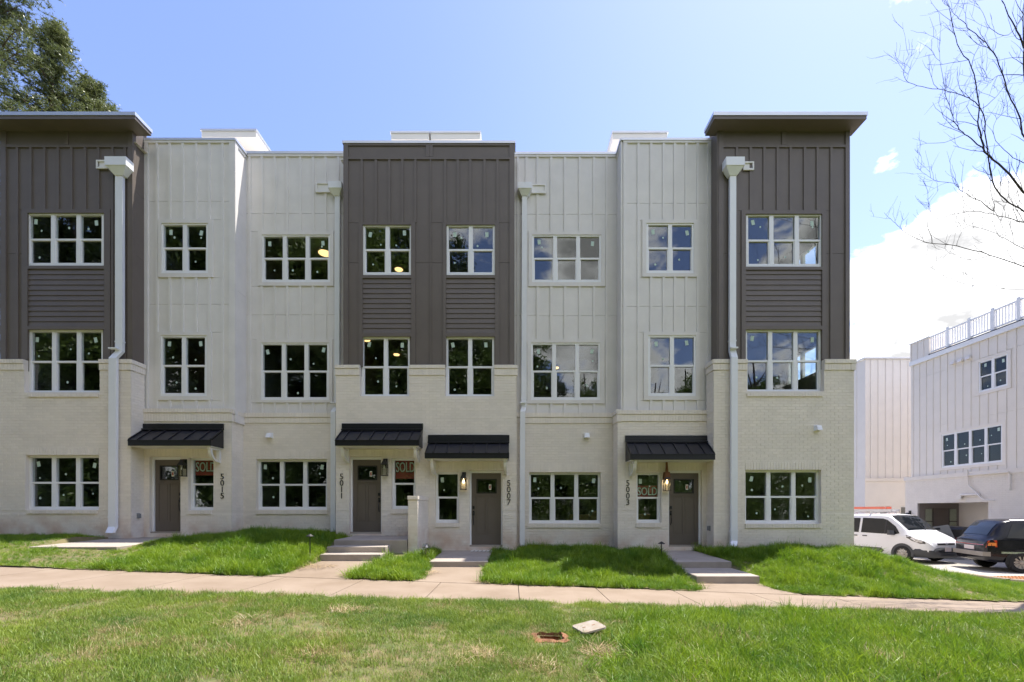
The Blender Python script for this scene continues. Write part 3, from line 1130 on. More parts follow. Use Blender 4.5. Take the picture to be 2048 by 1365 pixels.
# ---- doors, canopies, lanterns, numbers -------------------------------------------------------
def door(parent, op, hinge_right, seed):
    d = 12.93
    x0, x1 = op[0] + .045, op[2] - .045
    z0, z1 = op[1] + .05, op[3] - .07
    m = wall_map('F', d)
    fr = MB()
    fr.mbox(m, op[0], x0, op[1], op[3], -.06, .045)
    fr.mbox(m, x1, op[2], op[1], op[3], -.06, .045)
    fr.mbox(m, x0, x1, z1, op[3], -.06, .045)
    new('door_frame', fr, M['white'], parent)
    sl = MB()
    sl.mbox(m, op[0], op[2], op[1] - .02, op[1] + .045, -.06, .12)
    new('door_threshold', sl, M['stepconcrete'], parent)
    w, h = x1 - x0, z1 - z0
    gx0, gx1, gz0, gz1 = x0 + w * .19, x1 - w * .17, z0 + h * .725, z0 + h * .91
    lf = MB()
    st = .13 * w
    # stiles and rails proud of two recessed vertical panels
    for r in cut((x0, z0, x1, z1), [(gx0, gz0, gx1, gz1), (x0 + st, z0 + .14 * h, x0 + w * .47, z0 + .67 * h), (x0 + w * .53, z0 + .14 * h, x1 - st, z0 + .67 * h)]):
        lf.mbox(m, r[0], r[2], r[1], r[3], -.045, 0)
    lf.mbox(m, x0 + st, x0 + w * .47, z0 + .14 * h, z0 + .67 * h, -.04, -.014)
    lf.mbox(m, x0 + w * .53, x1 - st, z0 + .14 * h, z0 + .67 * h, -.04, -.014)
    # panel beads
    for (a, b) in ((x0 + st, x0 + w * .47), (x0 + w * .53, x1 - st)):
        lf.mbox(m, a + .03, b - .03, z0 + .14 * h + .03, z0 + .67 * h - .03, -.03, -.008)
    # shelf under the glass
    lf.mbox(m, x0 + .03, x1 - .03, gz0 - .075, gz0 - .05, 0, .018)
    dr = new('front_door', lf, M['door'], parent)
    fb = MB()
    for r in cut((gx0 - .02, gz0 - .02, gx1 + .02, gz1 + .02), [(gx0 + .012, gz0 + .012, gx1 - .012, gz1 - .012)]):
        fb.mbox(m, r[0], r[2], r[1], r[3], -.02, .007)
    new('glass_bead', fb, M['blackpaint'], dr)
    mpiece('door_glass', M['glass'], dr, m, gx0, gx1, gz0, gz1, -.028, -.022)
    hx = x1 - .06 if not hinge_right else x0 + .06
    hb = MB()
    hb.mbox(m, hx - .03, hx + .03, z0 + .50 * h, z0 + .54 * h, 0, .028)
    new('deadbolt', hb, M['black'], dr)
    hd = MB()
    hd.mbox(m, hx - .028, hx + .028, z0 + .41 * h, z0 + .47 * h, 0, .02)
    hd.tube([m(hx, z0 + .445 * h, .015), m(hx, z0 + .44 * h, .065), m(hx, z0 + .36 * h, .07), m(hx, z0 + .30 * h, .05), m(hx, z0 + .28 * h, .01)], .012, 6)
    new('handle', hd, M['black'], dr)
    nt = MB()
    c = gx0 + (gx1 - gx0) * .68
    nt.mbox(m, c - .035, c + .035, gz0 + .09, gz0 + .24, -.018, -.014)
    new('paper_notice', nt, M['cream'], dr)
    nb = MB()
    nb.mbox(m, c - .02, c + .02, gz0 + .12, gz0 + .21, -.0135, -.010)
    new('notice_print', nb, M['red'], dr)
    # dark lobby behind the glass
    return x0, x1, z0, z1


door(U15, D15, False, 1)
door(U11, D11, False, 2)
door(U07, D07, True, 3)
door(U03, D03, True, 4)


def canopy(parent, x0, x1, zb_top, zb_mid, zf_top, zf_bot, brackets, nseam, skip_left=False, skip_right=False):
    """Standing-seam metal awning on the brick face (y 12.78) reaching out to y 12.23."""
    yb, yf = 12.775, 12.23
    bd = MB()
    bd.hexa([(x0, yf + .02, zf_bot), (x1, yf + .02, zf_bot), (x1, yb, zf_bot), (x0, yb, zf_bot),
             (x0, yf + .02, zf_top - .012), (x1, yf + .02, zf_top - .012), (x1, yb, zb_mid - .012), (x0, yb, zb_mid - .012)])
    cp = new('door_canopy', bd, M['black'], parent)
    fl = MB()   # wall flashing: upstand, then a folded ledge
    fl.box(x0 - .012, x1 + .012, yb - .05, yb, zb_mid + .05, zb_top)
    fl.hexa([(x0 - .012, yb - .10, zb_mid - .01), (x1 + .012, yb - .10, zb_mid - .01), (x1 + .012, yb, zb_mid), (x0 - .012, yb, zb_mid),
             (x0 - .012, yb - .10, zb_mid + .035), (x1 + .012, yb - .10, zb_mid + .035), (x1 + .012, yb, zb_mid + .06), (x0 - .012, yb, zb_mid + .06)])
    new('flashing', fl, M['black'], cp)
    fa = MB()
    fa.box(x0 - .008, x1 + .008, yf, yf + .018, zf_bot - .004, zf_top + .006)
    fa.hexa([(x0 - .01, yf - .02, zf_top - .01), (x1 + .01, yf - .02, zf_top - .01), (x1 + .01, yf + .01, zf_top), (x0 - .01, yf + .01, zf_top),
             (x0 - .01, yf - .02, zf_top + .004), (x1 + .01, yf - .02, zf_top + .004), (x1 + .01, yf + .01, zf_top + .014), (x0 - .01, yf + .01, zf_top + .014)])
    new('fascia', fa, M['black'], cp)
    sf = MB()
    sf.box(x0 + .02, x1 - .02, yf + .03, yb - .01, zf_bot - .022, zf_bot - .004)
    new('soffit', sf, M['trimwhite'], cp)
    step = (x1 - x0) / (nseam + .35)
    xs = [x0] + [x0 + step * (i + .62) for i in range(nseam)] + [x1]
    for i in range(len(xs) - 1):
        p = MB()
        a, b = xs[i] + .003, xs[i + 1] - .003
        p.hexa([(a, yf - .012, zf_top), (b, yf - .012, zf_top), (b, yb - .04, zb_mid - .012), (a, yb - .04, zb_mid - .012),
                (a, yf - .012, zf_top + .008), (b, yf - .012, zf_top + .008), (b, yb - .04, zb_mid - .004), (a, yb - .04, zb_mid - .004)])
        new('roof_panel', p, M['black'], cp)
    for sx in xs[1:-1] + [xs[0] + .012, xs[-1] - .012]:
        p = MB()
        p.hexa([(sx - .011, yf - .014, zf_top + .006), (sx + .011, yf - .014, zf_top + .006), (sx + .011, yb - .05, zb_mid - .008), (sx - .011, yb - .05, zb_mid - .008),
                (sx - .008, yf - .014, zf_top + .042), (sx + .008, yf - .014, zf_top + .042), (sx + .008, yb - .05, zb_mid + .03), (sx - .008, yb - .05, zb_mid + .03)])
        new('seam', p, M['black'], cp)
    for bx in brackets:
        q = MB()
        zt = zf_bot - .024
        w = .045
        q.box(bx - w, bx + w, 12.30, yb, zt - .05, zt)                 # top arm
        q.box(bx - w, bx + w, yb - .06, yb, zt - .40, zt - .051)         # wall leg
        n = 7
        for i in range(n):                                            # curved brace
            t0, t1 = i / n * math.pi / 2, (i + 1) / n * math.pi / 2
            f0 = lambda t, r: (12.36 + r * (1 - math.cos(t)) * 1.0, zt - .045 - (.345) * math.sin(t))
            y0, z0 = 12.345 + .35 * (1 - math.cos(t0)), zt - .05 - .33 * math.sin(t0)
            y1, z1 = 12.345 + .35 * (1 - math.cos(t1)), zt - .05 - .33 * math.sin(t1)
            e = .075
            q.hexa([(bx - w + .004, y0, z0), (bx + w - .004, y0, z0), (bx + w - .004, y0 + e, z0), (bx - w + .004, y0 + e, z0),
                    (bx - w + .004, y1, z1), (bx + w - .004, y1, z1), (bx + w - .004, y1 + e, z1), (bx - w + .004, y1 + e, z1)])
        new('bracket', q, M['trimwhite'], cp)


def zc(py):
    return PZ(py, 12.78)


def zf(py):
    return PZ(py, 12.23)


canopy(U15, -10.435, -8.185, zc(848.4), zc(861), zf(881), zf(891.5), [-8.31], 5)
canopy(U11, -4.805, -2.535, zc(848), zc(862), zf(881), zf(891.5), [-4.66, -2.66], 6)
canopy(U07, -2.365, -.085, zc(871), zc(887), zf(907), zf(917), [-2.20, -.19], 6)
canopy(U03, 3.22, 5.515, zc(872), zc(885.5), zf(909), zf(919.5), [3.38], 6)


def lantern(parent, x, z0, z1, lit, wrapped=False):
    """Rectangular wall lantern: back plate, hood, four corner bars, glass, bulb."""
    y = 12.775
    h = z1 - z0
    w = .085
    b = MB()
    b.box(x - .055, x + .055, y - .02, y, z1 - h * .55, z1)
    b.box(x - .03, x + .03, y - .13, y - .02, z1 - .05, z1 - .015)
    hd = [(x - w, y - .21), (x + w, y - .21), (x + w, y - .03), (x - w, y - .03)]
    zt = z1 - h * .36
    b.hexa([(p[0], p[1], zt) for p in hd] + [(x + (p[0] - x) * .45, y - .12 + (p[1] - y + .12) * .45, zt + h * .22) for p in hd])
    b.box(x - .035, x + .035, y - .155, y - .085, zt + h * .22, z1 - .02)
    for sx in (-1, 1):
        for yy in (y - .20, y - .045):
            b.box(x + sx * (w - .012) - .007, x + sx * (w - .012) + .007, yy - .007, yy + .007, z0, zt)
    b.box(x - w, x + w, y - .21, y - .03, z0, z0 + .014)
    ln = new('wall_lantern', b, M['blackpaint'], parent)
    g = MB()
    g.box(x - w + .014, x + w - .014, y - .197, y - .194, z0 + .014, zt)
    g.box(x - w + .014, x - w + .017, y - .194, y - .05, z0 + .014, zt)
    g.box(x + w - .017, x + w - .014, y - .194, y - .05, z0 + .014, zt)
    new('lantern_glass', g, M['lampglass'], ln)
    bu = MB()
    bu.lathe([(0, -.05), (.018, -.04), (.028, -.01), (.022, .02), (.010, .05), (.010, .08)], 10, c=(x, y - .12, zt - .09))
    new('bulb', bu, M['bulb'] if lit else M['cream'], ln)
    if wrapped:
        q = MB()
        q.hexa([(x - .085, y - .20, zt - .03), (x + .085, y - .20, zt - .03), (x + .085, y - .02, zt - .03), (x - .085, y - .02, zt - .03),
                (x - .07, y - .18, zt + .19), (x + .06, y - .18, zt + .19), (x + .06, y - .03, zt + .19), (x - .07, y - .03, zt + .19)])
        q.hexa([(x - .035, y - .14, zt + .19), (x + .035, y - .14, zt + .19), (x + .03, y - .07, zt + .19), (x - .03, y - .07, zt + .19),
                (x - .02, y - .12, zt + .50), (x + .02, y - .12, zt + .50), (x + .02, y - .08, zt + .50), (x - .02, y - .08, zt + .50)])
        new('brown_wrapping', q, M['rust'], ln)
    if lit:
        pl = bpy.data.lights.new('lantern_light', 'POINT')
        pl.energy = .15
        pl.color = (1, .72, .4)
        pl.shadow_soft_size = .03
        po = bpy.data.objects.new('lantern_light', pl)
        COL.objects.link(po)
        po.location = (x, y - .12, zt - .16)
        attach(po, parent)


M['rust'] = mat('brown_wrap', (.20, .085, .035), rough=.9, var=.2, scale=12)
lantern(U15, PX(364, 12.65), zc(954), zc(919), False)
lantern(U11, PX(769, 12.65), zc(953), zc(918), False)
lantern(U07, PX(927, 12.65), zc(981), zc(945), True)
lantern(U03, PX(1334, 12.65), zc(983), zc(945), True, wrapped=True)


def text_mesh(txt, size, depth, align='CENTER'):
    cu = bpy.data.curves.new('lettering', 'FONT')
    cu.body = txt
    cu.size = size
    cu.extrude = depth
    cu.align_x = align
    cu.align_y = 'BOTTOM_BASELINE'
    cu.resolution_u = 3
    o = bpy.data.objects.new('lettering_tmp', cu)
    COL.objects.link(o)
    dg = bpy.context.evaluated_depsgraph_get()
    me = bpy.data.meshes.new_from_object(o.evaluated_get(dg))
    bpy.data.objects.remove(o)
    bpy.data.curves.remove(cu)
    return me


_dig = {}


def digits(parent, s, px, pys):
    for ch, (y0, y1) in zip(s, pys):
        if ch not in _dig:
            me = text_mesh(ch, .235, .008)
            me.materials.clear()
            me.materials.append(M['blackpaint'])
            _dig[ch] = me
        o = bpy.data.objects.new('house_number', _dig[ch])
        COL.objects.link(o)
        o.rotation_euler = (R(90), 0, 0)
        o.location = (PX(px, 12.78), 12.768, zc(y1))
        attach(o, parent)


pit = lambda y: [(y + i * 12.75, y + i * 12.75 + 11.2) for i in range(4)]
digits(U15, '5015', 445, pit(948))
digits(U11, '5011', 683.5, pit(948))
digits(U07, '5007', 1017.5, pit(961))
digits(U03, '5003', 1255.5, pit(961))


# ---- rainwater downspouts --------------------------------------------------------------------------
def downspout(parent, xh, zh0, zh1, wh, pipe, scup, yw, width=.115, kick=None):
    """Collector head on the wall plane yw, boxed pipe through (x, y, z) points, scupper beside the head."""
    p = MB()
    w = width / 2
    for i in range(len(pipe) - 1):
        a, b = pipe[i], pipe[i + 1]
        p.hexa([(b[0] - w, b[1] - .04, b[2]), (b[0] + w, b[1] - .04, b[2]), (b[0] + w, b[1] + .045, b[2]), (b[0] - w, b[1] + .045, b[2]),
                (a[0] - w, a[1] - .04, a[2]), (a[0] + w, a[1] - .04, a[2]), (a[0] + w, a[1] + .045, a[2]), (a[0] - w, a[1] + .045, a[2])])
    ds = new('downspout', p, M['gutter'], parent)
    h = MB()
    d0 = .26
    zm = zh1 - (zh1 - zh0) * .55
    h.box(xh - wh / 2, xh + wh / 2, yw - d0, yw - .004, zm, zh1)
    t = w * 1.25
    yc = pipe[0][1]
    h.hexa([(xh - t, yc - .06, zh0), (xh + t, yc - .06, zh0), (xh + t, yw - .004, zh0), (xh - t, yw - .004, zh0),
            (xh - wh / 2 + .012, yw - d0 + .012, zm), (xh + wh / 2 - .012, yw - d0 + .012, zm), (xh + wh / 2 - .012, yw - .004, zm), (xh - wh / 2 + .012, yw - .004, zm)])
    new('collector_head', h, M['gutter'], ds)
    s = MB()
    a, b, c, d = scup
    for r in cut((a, c, b, d), [(a + .04, c + .05, b - .04, d - .04)]):
        s.box(r[0], r[2], yw - .035, yw - .002, r[1], r[3])
    s.box(a + .04, b - .04, yw - .006, yw - .003, c + .05, d - .04)
    new('scupper', s, M['trimwhite'], ds)
    for q in pipe[1:-1]:
        st = MB()
        st.box(q[0] - w - .012, q[0] + w + .012, q[1] - .045, q[1] + .05, q[2] + .25, q[2] + .285)
        new('strap', st, M['gutter'], ds)


d1 = 12.32
downspout(U15, PX(234, 12.2), PZ(350, 12.25), PZ(316.5, 12.2), .58,
          [(PX(239.8, d1), d1, PZ(348, d1)), (PX(239.8, d1), d1, PZ(704, d1)), (PX(227, 12.22), 12.22, PZ(717, 12.22)), (PX(226, 12.22), 12.22, PZ(1054, 12.22)), (PX(217, 12.0), 12.05, PZ(1066, 12.05))],
          (PX(194, 12.4), PX(216, 12.4), PZ(339, 12.4), PZ(322, 12.4)), 12.40, width=.20)
d1 = 13.30
downspout(U11, PX(671.5, 13.2), PZ(392, 13.25), PZ(364, 13.15), .39,
          [(PX(675.5, d1), d1, PZ(390, d1)), (PX(674.5, d1), d1, PZ(814, d1)), (PX(667, 13.2), 13.2, PZ(824, 13.2)), (PX(667, 13.2), 13.2, PZ(1064, 13.2))],
          (PX(632, 13.38), PX(661, 13.38), PZ(386, 13.38), PZ(366.5, 13.38)), 13.385, width=.145)
downspout(U07, PX(1049.5, 13.2), PZ(392, 13.25), PZ(365.5, 13.15), .40,
          [(PX(1049, d1), d1, PZ(390, d1)), (PX(1047.5, d1), d1, PZ(816, d1)), (PX(1045.3, 13.2), 13.2, PZ(824, 13.2)), (PX(1044.5, 13.2), 13.2, PZ(1091, 13.2))],
          (PX(1063, 13.38), PX(1092, 13.38), PZ(388, 13.38), PZ(369.5, 13.38)), 13.385, width=.145)
d1 = 12.32
downspout(U03, PX(1469, 12.2), PZ(350, 12.25), PZ(317, 12.2), .50,
          [(PX(1465, d1), d1, PZ(348, d1)), (PX(1464.5, d1), d1, PZ(702, d1)), (PX(1468, 12.22), 12.22, PZ(716, 12.22)), (PX(1467.5, 12.22), 12.22, PZ(1082, 12.22)), (PX(1470, 12.0), 12.1, PZ(1092, 12.1))],
          (PX(1486, 12.4), PX(1507, 12.4), PZ(342, 12.4), PZ(325, 12.4)), 12.40, width=.17)


# ---- small fittings -----------------------------------------------------------------------------------
def vent_hood(parent, px, py, d):
    x, z = PX(px, d), PZ(py, d)
    b = MB()
    b.box(x - .085, x + .085, d - .02, d, z - .08, z + .08)
    b.hexa([(x - .07, d - .16, z - .07), (x + .07, d - .16, z - .07), (x + .07, d - .02, z - .07), (x - .07, d - .02, z - .07),
            (x - .06, d - .11, z + .06), (x + .06, d - .11, z + .06), (x + .06, d - .02, z + .07), (x - .06, d - .02, z + .07)])
    new('vent_hood', b, M['white'], parent)


vent_hood(U11, 541, 872, 13.33)
vent_hood(U07, 1173, 872, 13.33)
vent_hood(U03, 1633, 857, 12.34)


def outlet(parent, m, u, z):
    b = MB()
    b.mbox(m, u - .045, u + .045, z - .07, z + .07, 0, .015)
    b.mbox(m, u - .04, u + .04, z - .06, z + .06, .015, .06)
    new('outlet_cover', b, M['outlet'], parent)


outlet(U15, wall_map('P', -10.44), 12.56, PZ(1032, 12.56))
outlet(U03, wall_map('N', 5.52), 12.56, PZ(1057, 12.56))
b = MB()
b.box(PX(1030, 13.3), PX(1033, 13.3), 12.95, 13.0, PZ(1064, 13.), PZ(1055, 13.))
new('hose_bib', b, M['blackpaint'], U07)


# ---- SOLD boards in the windows, cardboard boxes in the rooms ---------------------------------------
def sold(op, z0, z1, red_to, label, reverse=False):
    """Red board with pale lettering hanging behind the upper pane of the window beside a door."""
    y = 12.97
    x0, x1 = op[0] + .07, op[1] - .05
    r = empty('sold_sign', ((x0 + x1) / 2, y, z0), label=label, cat='sign', group='SOLD signs in the windows by the doors')
    b = MB()
    b.box(x0, x1, y, y + .008, red_to, z1 + .03)
    new('sign_board', b, M['red'], r)
    me = text_mesh('SOLD', 1.0, .004)
    me.materials.clear()
    me.materials.append(M['cream'])
    xs = [v.co.x for v in me.vertices]
    ys = [v.co.y for v in me.vertices]
    w, h = max(xs) - min(xs), max(ys) - min(ys)
    for nm, mm, e, yy in (('letter_outline', 'blackpaint', .012, y - .003), ('lettering', 'cream', 0, y - .006)):
        mz = me.copy()
        mz.materials.clear()
        mz.materials.append(M[mm])
        if e:                      # bold outline: several shifted copies joined
            bm = bmesh.new()
            for dx, dy in ((-1, -1), (1, -1), (-1, 1), (1, 1), (0, 1.4), (0, -1.4), (1.4, 0), (-1.4, 0)):
                n0 = len(bm.verts)
                bm.from_mesh(me)
                bm.verts.ensure_lookup_table()
                for v in bm.verts[n0:]:
                    v.co.x += dx * .035
                    v.co.y += dy * .03
            bm.to_mesh(mz)
            bm.free()
        else:
            bm = bmesh.new()
            for k, dx in enumerate((-.022, 0, .022)):
                n0 = len(bm.verts)
                bm.from_mesh(me)
                bm.verts.ensure_lookup_table()
                for v in bm.verts[n0:]:
                    v.co.x += dx
                    v.co.z += k * .003
            bm.to_mesh(mz)
            bm.free()
        sx, sz = (x1 - x0 - .03) / w, (z1 - z0 - .04) / h
        mz.transform(Matrix(((sx, 0, 0, (x0 + x1) / 2 - (max(xs) + min(xs)) / 2 * sx), (0, 0, -.3, yy), (0, sz, 0, z0 + .02 - min(ys) * sz), (0, 0, 0, 1))))
        new(nm, mz, None, r)


o15 = bopen(382, 427, 12.78)
sold(o15, zc(944), zc(922), zc(950), 'SOLD sign at the top of the leftmost narrow window, right of the leftmost door')
o11 = bopen(785, 831, 12.78)
sold(o11, zc(945), zc(922), zc(957), 'SOLD sign at the top of the narrow window directly above the brick wing wall')
o03 = bopen(1273, 1320.5, 12.78)
sold(o03, zc(992), zc(973), zc(994), 'SOLD sign halfway down the narrow window left of the rightmost door')


def carton(x0, x1, y0, y1, z0, h, label):
    e = empty('cardboard_box', ((x0 + x1) / 2, (y0 + y1) / 2, z0), label=label, cat='box', group='cardboard boxes inside the rooms')
    b = MB()
    b.box(x0, x1, y0, y1, z0, z0 + h)
    new('box_body', b, M['cardboard'], e)
    f = MB()
    f.hexa([(x0, y0 - .005, z0 + h + .002), (x1, y0 - .005, z0 + h + .002), (x1, y0 + .01, z0 + h), (x0, y0 + .01, z0 + h),
            (x0, y0 - .16, z0 + h + .14), (x1, y0 - .16, z0 + h + .14), (x1, y0 - .15, z0 + h + .15), (x0, y0 - .15, z0 + h + .15)])
    new('box_flap', f, M['cardboard'], e)


carton(3.72, 4.05, 13.3, 13.75, .485, .74, 'brown cardboard box inside the narrow window beside the 5003 door')
carton(1.75, 2.35, 13.8, 14.3, .485, .72, 'wide brown cardboard box inside the ground-floor triple window right of 5007')
carton(2.42, 2.80, 13.75, 14.2, .485, .82, 'brown cardboard box at the right end of the ground-floor window right of 5007')

# ------------------------------------------------------------------ ground
M['meadow'] = mat('meadow_green', (.15, .20, .05), rough=.95, var=.2, scale=.8)


def smooth(t):
    t = max(0.0, min(1.0, t))
    return t * t * (3 - 2 * t)


def pwl(x, pts):
    if x <= pts[0][0]:
        return pts[0][1]
    for (a, b), (c, d) in zip(pts, pts[1:]):
        if x <= c:
            return b + (d - b) * (x - a) / (c - a)
    return pts[-1][1]


WALLZ = [(-16, .80), (-10, .76), (-8.6, .70), (-6.5, .80), (-4.9, .74), (-4.4, .60), (-3, .42), (-2.3, .34), (-1.6, .26), (-.5, .26), (1.4, .34), (3.3, .30),
         (4.2, .24), (5.2, .30), (5.9, .36), (8.2, .38), (9.4, .32), (10.4, -.02), (11.5, -.26), (12.5, -.42), (13.3, -.48), (17, -.62)]
SLOPE = 0.035
WALK_FAR = 8.9


def near_edge(x):
    return 7.08 + .045 * x + .07 * math.sin(x * 2.3) * math.sin(x * 5.1 + 1) + .04 * math.sin(x * 11.7)


def zs(x):
    return -SLOPE * x


def lawn_z(x, y):
    if y <= WALK_FAR:
        return zs(x) + .02 + .015 * math.sin(x * 1.7 + y) * math.sin(y * 1.3)
    w = pwl(x, WALLZ)
    t = smooth((y - WALK_FAR - .05) / 2.6)
    z = zs(x) + .02 + (w - zs(x) - .02) * t
    return z + .03 * math.sin(x * 2.1) * math.sin(y * 2.9) * t


# paved rectangles kept free of grass: (x0, x1, y0, y1)
PAVED = [(-11.1, -9.0, 10.35, 13.2), (-4.45, -3.03, 10.3, 11.0), (-4.47, -2.64, 10.8, 13), (-2.64, -2.34, 11.2, 13), (-1.97, -.56, 10.55, 13), (3.85, 5.18, 9.35, 10.7), (3.85, 5.18, 10.5, 13)]
WALKS = [[(-4.42, 10.4), (-3.05, 10.4), (-3.32, 9.0), (-3.2, 8.85), (-4.95, 8.85), (-4.62, 9.05)],
         [(-1.95, 10.62), (-.58, 10.62), (-.62, 9.1), (-.50, 8.85), (-1.95, 8.85), (-1.80, 9.1)],
         [(3.86, 9.45), (5.16, 9.45), (5.3, 9.1), (5.75, 8.85), (3.6, 8.85), (3.82, 9.05)]]


PAVED_Z = [(.64, .72, 10.3, 12.9), (.44, .44, 10, 11), (.57, .7, 10.8, 13), (.5, .5, 11, 13), (.27, .34, 10.6, 12.9), (.09, .09, 9, 11), (.26, .34, 10.6, 12.9)]
WALK_Z = [(.31, 10.4), (.14, 10.62), (-.05, 9.45)]


def back_z(x, y):
    z = lawn_z(x, y)
    for (a, b, c, d), (za, zb, ya, yb) in zip(PAVED, PAVED_Z):
        if a + .05 < x < b - .05 and c + .05 < y < d:
            z = min(z, za + (zb - za) * (y - ya) / (yb - ya) - .07)
    for P, (zi, yi) in zip(WALKS, WALK_Z):
        if in_poly(x, max(y, 8.87), P):
            z = min(z, zs(x) + (zi - zs(x)) * (y - 8.85) / (yi - 8.85) - .06)
    return z


def in_poly(x, y, P):
    c = False
    for i in range(len(P)):
        (x1, y1), (x2, y2) = P[i], P[i - 1]
        if (y1 > y) != (y2 > y) and x < (x2 - x1) * (y - y1) / (y2 - y1) + x1:
            c = not c
    return c


def paved(x, y, g=0.0):
    for a, b, c, d in PAVED:
        if a - g < x < b + g and c - g < y < d + g:
            return True
    return any(in_poly(x, max(y, 8.87), P) for P in WALKS)


CURB = [(9.9, 21), (10.45, 15.2), (11.2, 14.35), (12.6, 14.0), (13.3, 13.5), (13.5, 12.2), (14.2, 11.4), (16.5, 11.1), (24, 11.0)]
LAWN_R = [(-40, -12)] + [(24, -12), (24, 11.0)] + CURB[::-1][1:] + [(-40, 21)]


def wall_y(x):
    if x < -10.45:
        return 12.34
    if x < -7.96:
        return 12.78
    if x < -5.0:
        return 13.33
    if x < .13:
        return 12.78
    if x < 3.0:
        return 13.33
    if x < 5.53:
        return 12.78
    if x < 9.38:
        return 12.34
    return 99


def grid(x0, x1, y0, y1, st, keep, zf_):
    nx, ny = int((x1 - x0) / st) + 1, int((y1 - y0) / st) + 1
    idx, v, f = {}, [], []
    def vid(i, j):
        if (i, j) not in idx:
            x, y = x0 + i * st, y0 + j * st
            idx[(i, j)] = len(v)
            v.append((x, y, zf_(x, y)))
        return idx[(i, j)]
    for i in range(nx - 1):
        for j in range(ny - 1):
            cx, cy = x0 + (i + .5) * st, y0 + (j + .5) * st
            if keep(cx, cy):
                f.append((vid(i, j), vid(i + 1, j), vid(i + 1, j + 1), vid(i, j + 1)))
    return v, f


PIT = (.29, .58, 4.98, 5.24)


def keep_front(x, y):
    if PIT[0] < x < PIT[1] and PIT[2] < y < PIT[3]:
        return False
    return y < near_edge(x) + .05 and in_poly(x, y, LAWN_R)


def keep_back(x, y):
    return y > 8.88 + .05 * math.sin(x * 3.1) * math.sin(x * 7.3 + 2) + .03 * math.sin(x * 17) and y < wall_y(x) + .15 and in_poly(x, y, LAWN_R)


def mesh_from(name, v, f, mt):
    me = bpy.data.meshes.new(name)
    me.from_pydata(v, [], f)
    me.materials.append(mt)
    me.shade_smooth()
    return me


b = MB()
b.poly([(-400, -400, -.9), (400, -400, -.9), (400, 400, -.9), (-400, 400, -.9)])
new('ground', b, M['forest'], kind='structure')
v, f = grid(-16, 17, .6, 8.6, .06, keep_front, lawn_z)
front_me = mesh_from('front_lawn', v, f, M['soil'])
new('lawn', front_me, kind='structure')
v, f = grid(-16, 24, 8.8, 16, .06, keep_back, back_z)
back_me = mesh_from('back_lawn', v, f, M['soil'])
new('lawn', back_me, kind='structure')
v, f = grid(-40, 40, -40, .6, 1.0, lambda x, y: True, lambda x, y: zs(max(-16, min(17, x))) + .02 - max(0, -y - 8) * .02)
new('woodland_floor', mesh_from('woodland_floor', v, f, M['meadow']), kind='structure')

# sidewalk: slabs with joints on a base
sw = MB()
n = 34
for i in range(n):
    x0, x1 = -17 + i, -16 + i
    sw.quad((x0, 6.2, zs(x0) - .03), (x1, 6.2, zs(x1) - .03), (x1, WALK_FAR + .02, zs(x1) - .03), (x0, WALK_FAR + .02, zs(x0) - .03))
swo = new('sidewalk', sw, M['stepconcrete'], kind='structure')
L_ = 1.52
x = -16.6
while x < 16.5:
    c = x + L_ / 2
    piece('sidewalk_slab', M['concrete'], swo, x + .006, x + L_ - .006, 6.3, WALK_FAR + random.uniform(-.01, .01), zs(c) - .12 + random.uniform(-.002, .002), zs(c),
          rot=(0, math.atan(SLOPE), 0))
    x += L_
for P, z_in, lab in ((WALKS[0], .31, 0), (WALKS[1], .14, 1), (WALKS[2], -.05, 2)):
    b = MB()
    y_in = max(p[1] for p in P)
    top = [(px_, py_, (zs(px_) + .006) + (z_in - zs(px_) - .006) * (py_ - 8.85) / (y_in - 8.85)) for px_, py_ in P]
    b.poly(top)
    for i in range(len(top)):
        p, q = top[i - 1], top[i]
        b.quad(p, q, (q[0], q[1], q[2] - .2), (p[0], p[1], p[2] - .2))
    new('walkway', b, M['concrete'], kind='structure')


# front steps
def steps(label, slabs):
    """slabs: (name, x0, x1, y0, y1, z_front, z_back, thickness) from the door outwards."""
    s0 = slabs[0]
    e = empty('front_steps', ((s0[1] + s0[2]) / 2, s0[3], s0[5] - .3), label=label, cat='steps', group='concrete steps to the front doors')
    for nm, x0, x1, y0, y1, zf_, zb_, th in slabs:
        b = MB()
        c = .012
        b.hexa([(x0, y0, zf_ - th), (x1, y0, zf_ - th), (x1, y1, zb_ - th), (x0, y1, zb_ - th),
                (x0, y0, zf_ - c), (x1, y0, zf_ - c), (x1, y1, zb_ - c), (x0, y1, zb_ - c)])
        b.hexa([(x0, y0, zf_ - c), (x1, y0, zf_ - c), (x1, y1, zb_ - c), (x0, y1, zb_ - c),
                (x0 + c, y0 + c, zf_), (x1 - c, y0 + c, zf_), (x1 - c, y1, zb_), (x0 + c, y1, zb_)])
        new(nm, b, M['stepconcrete'], e)


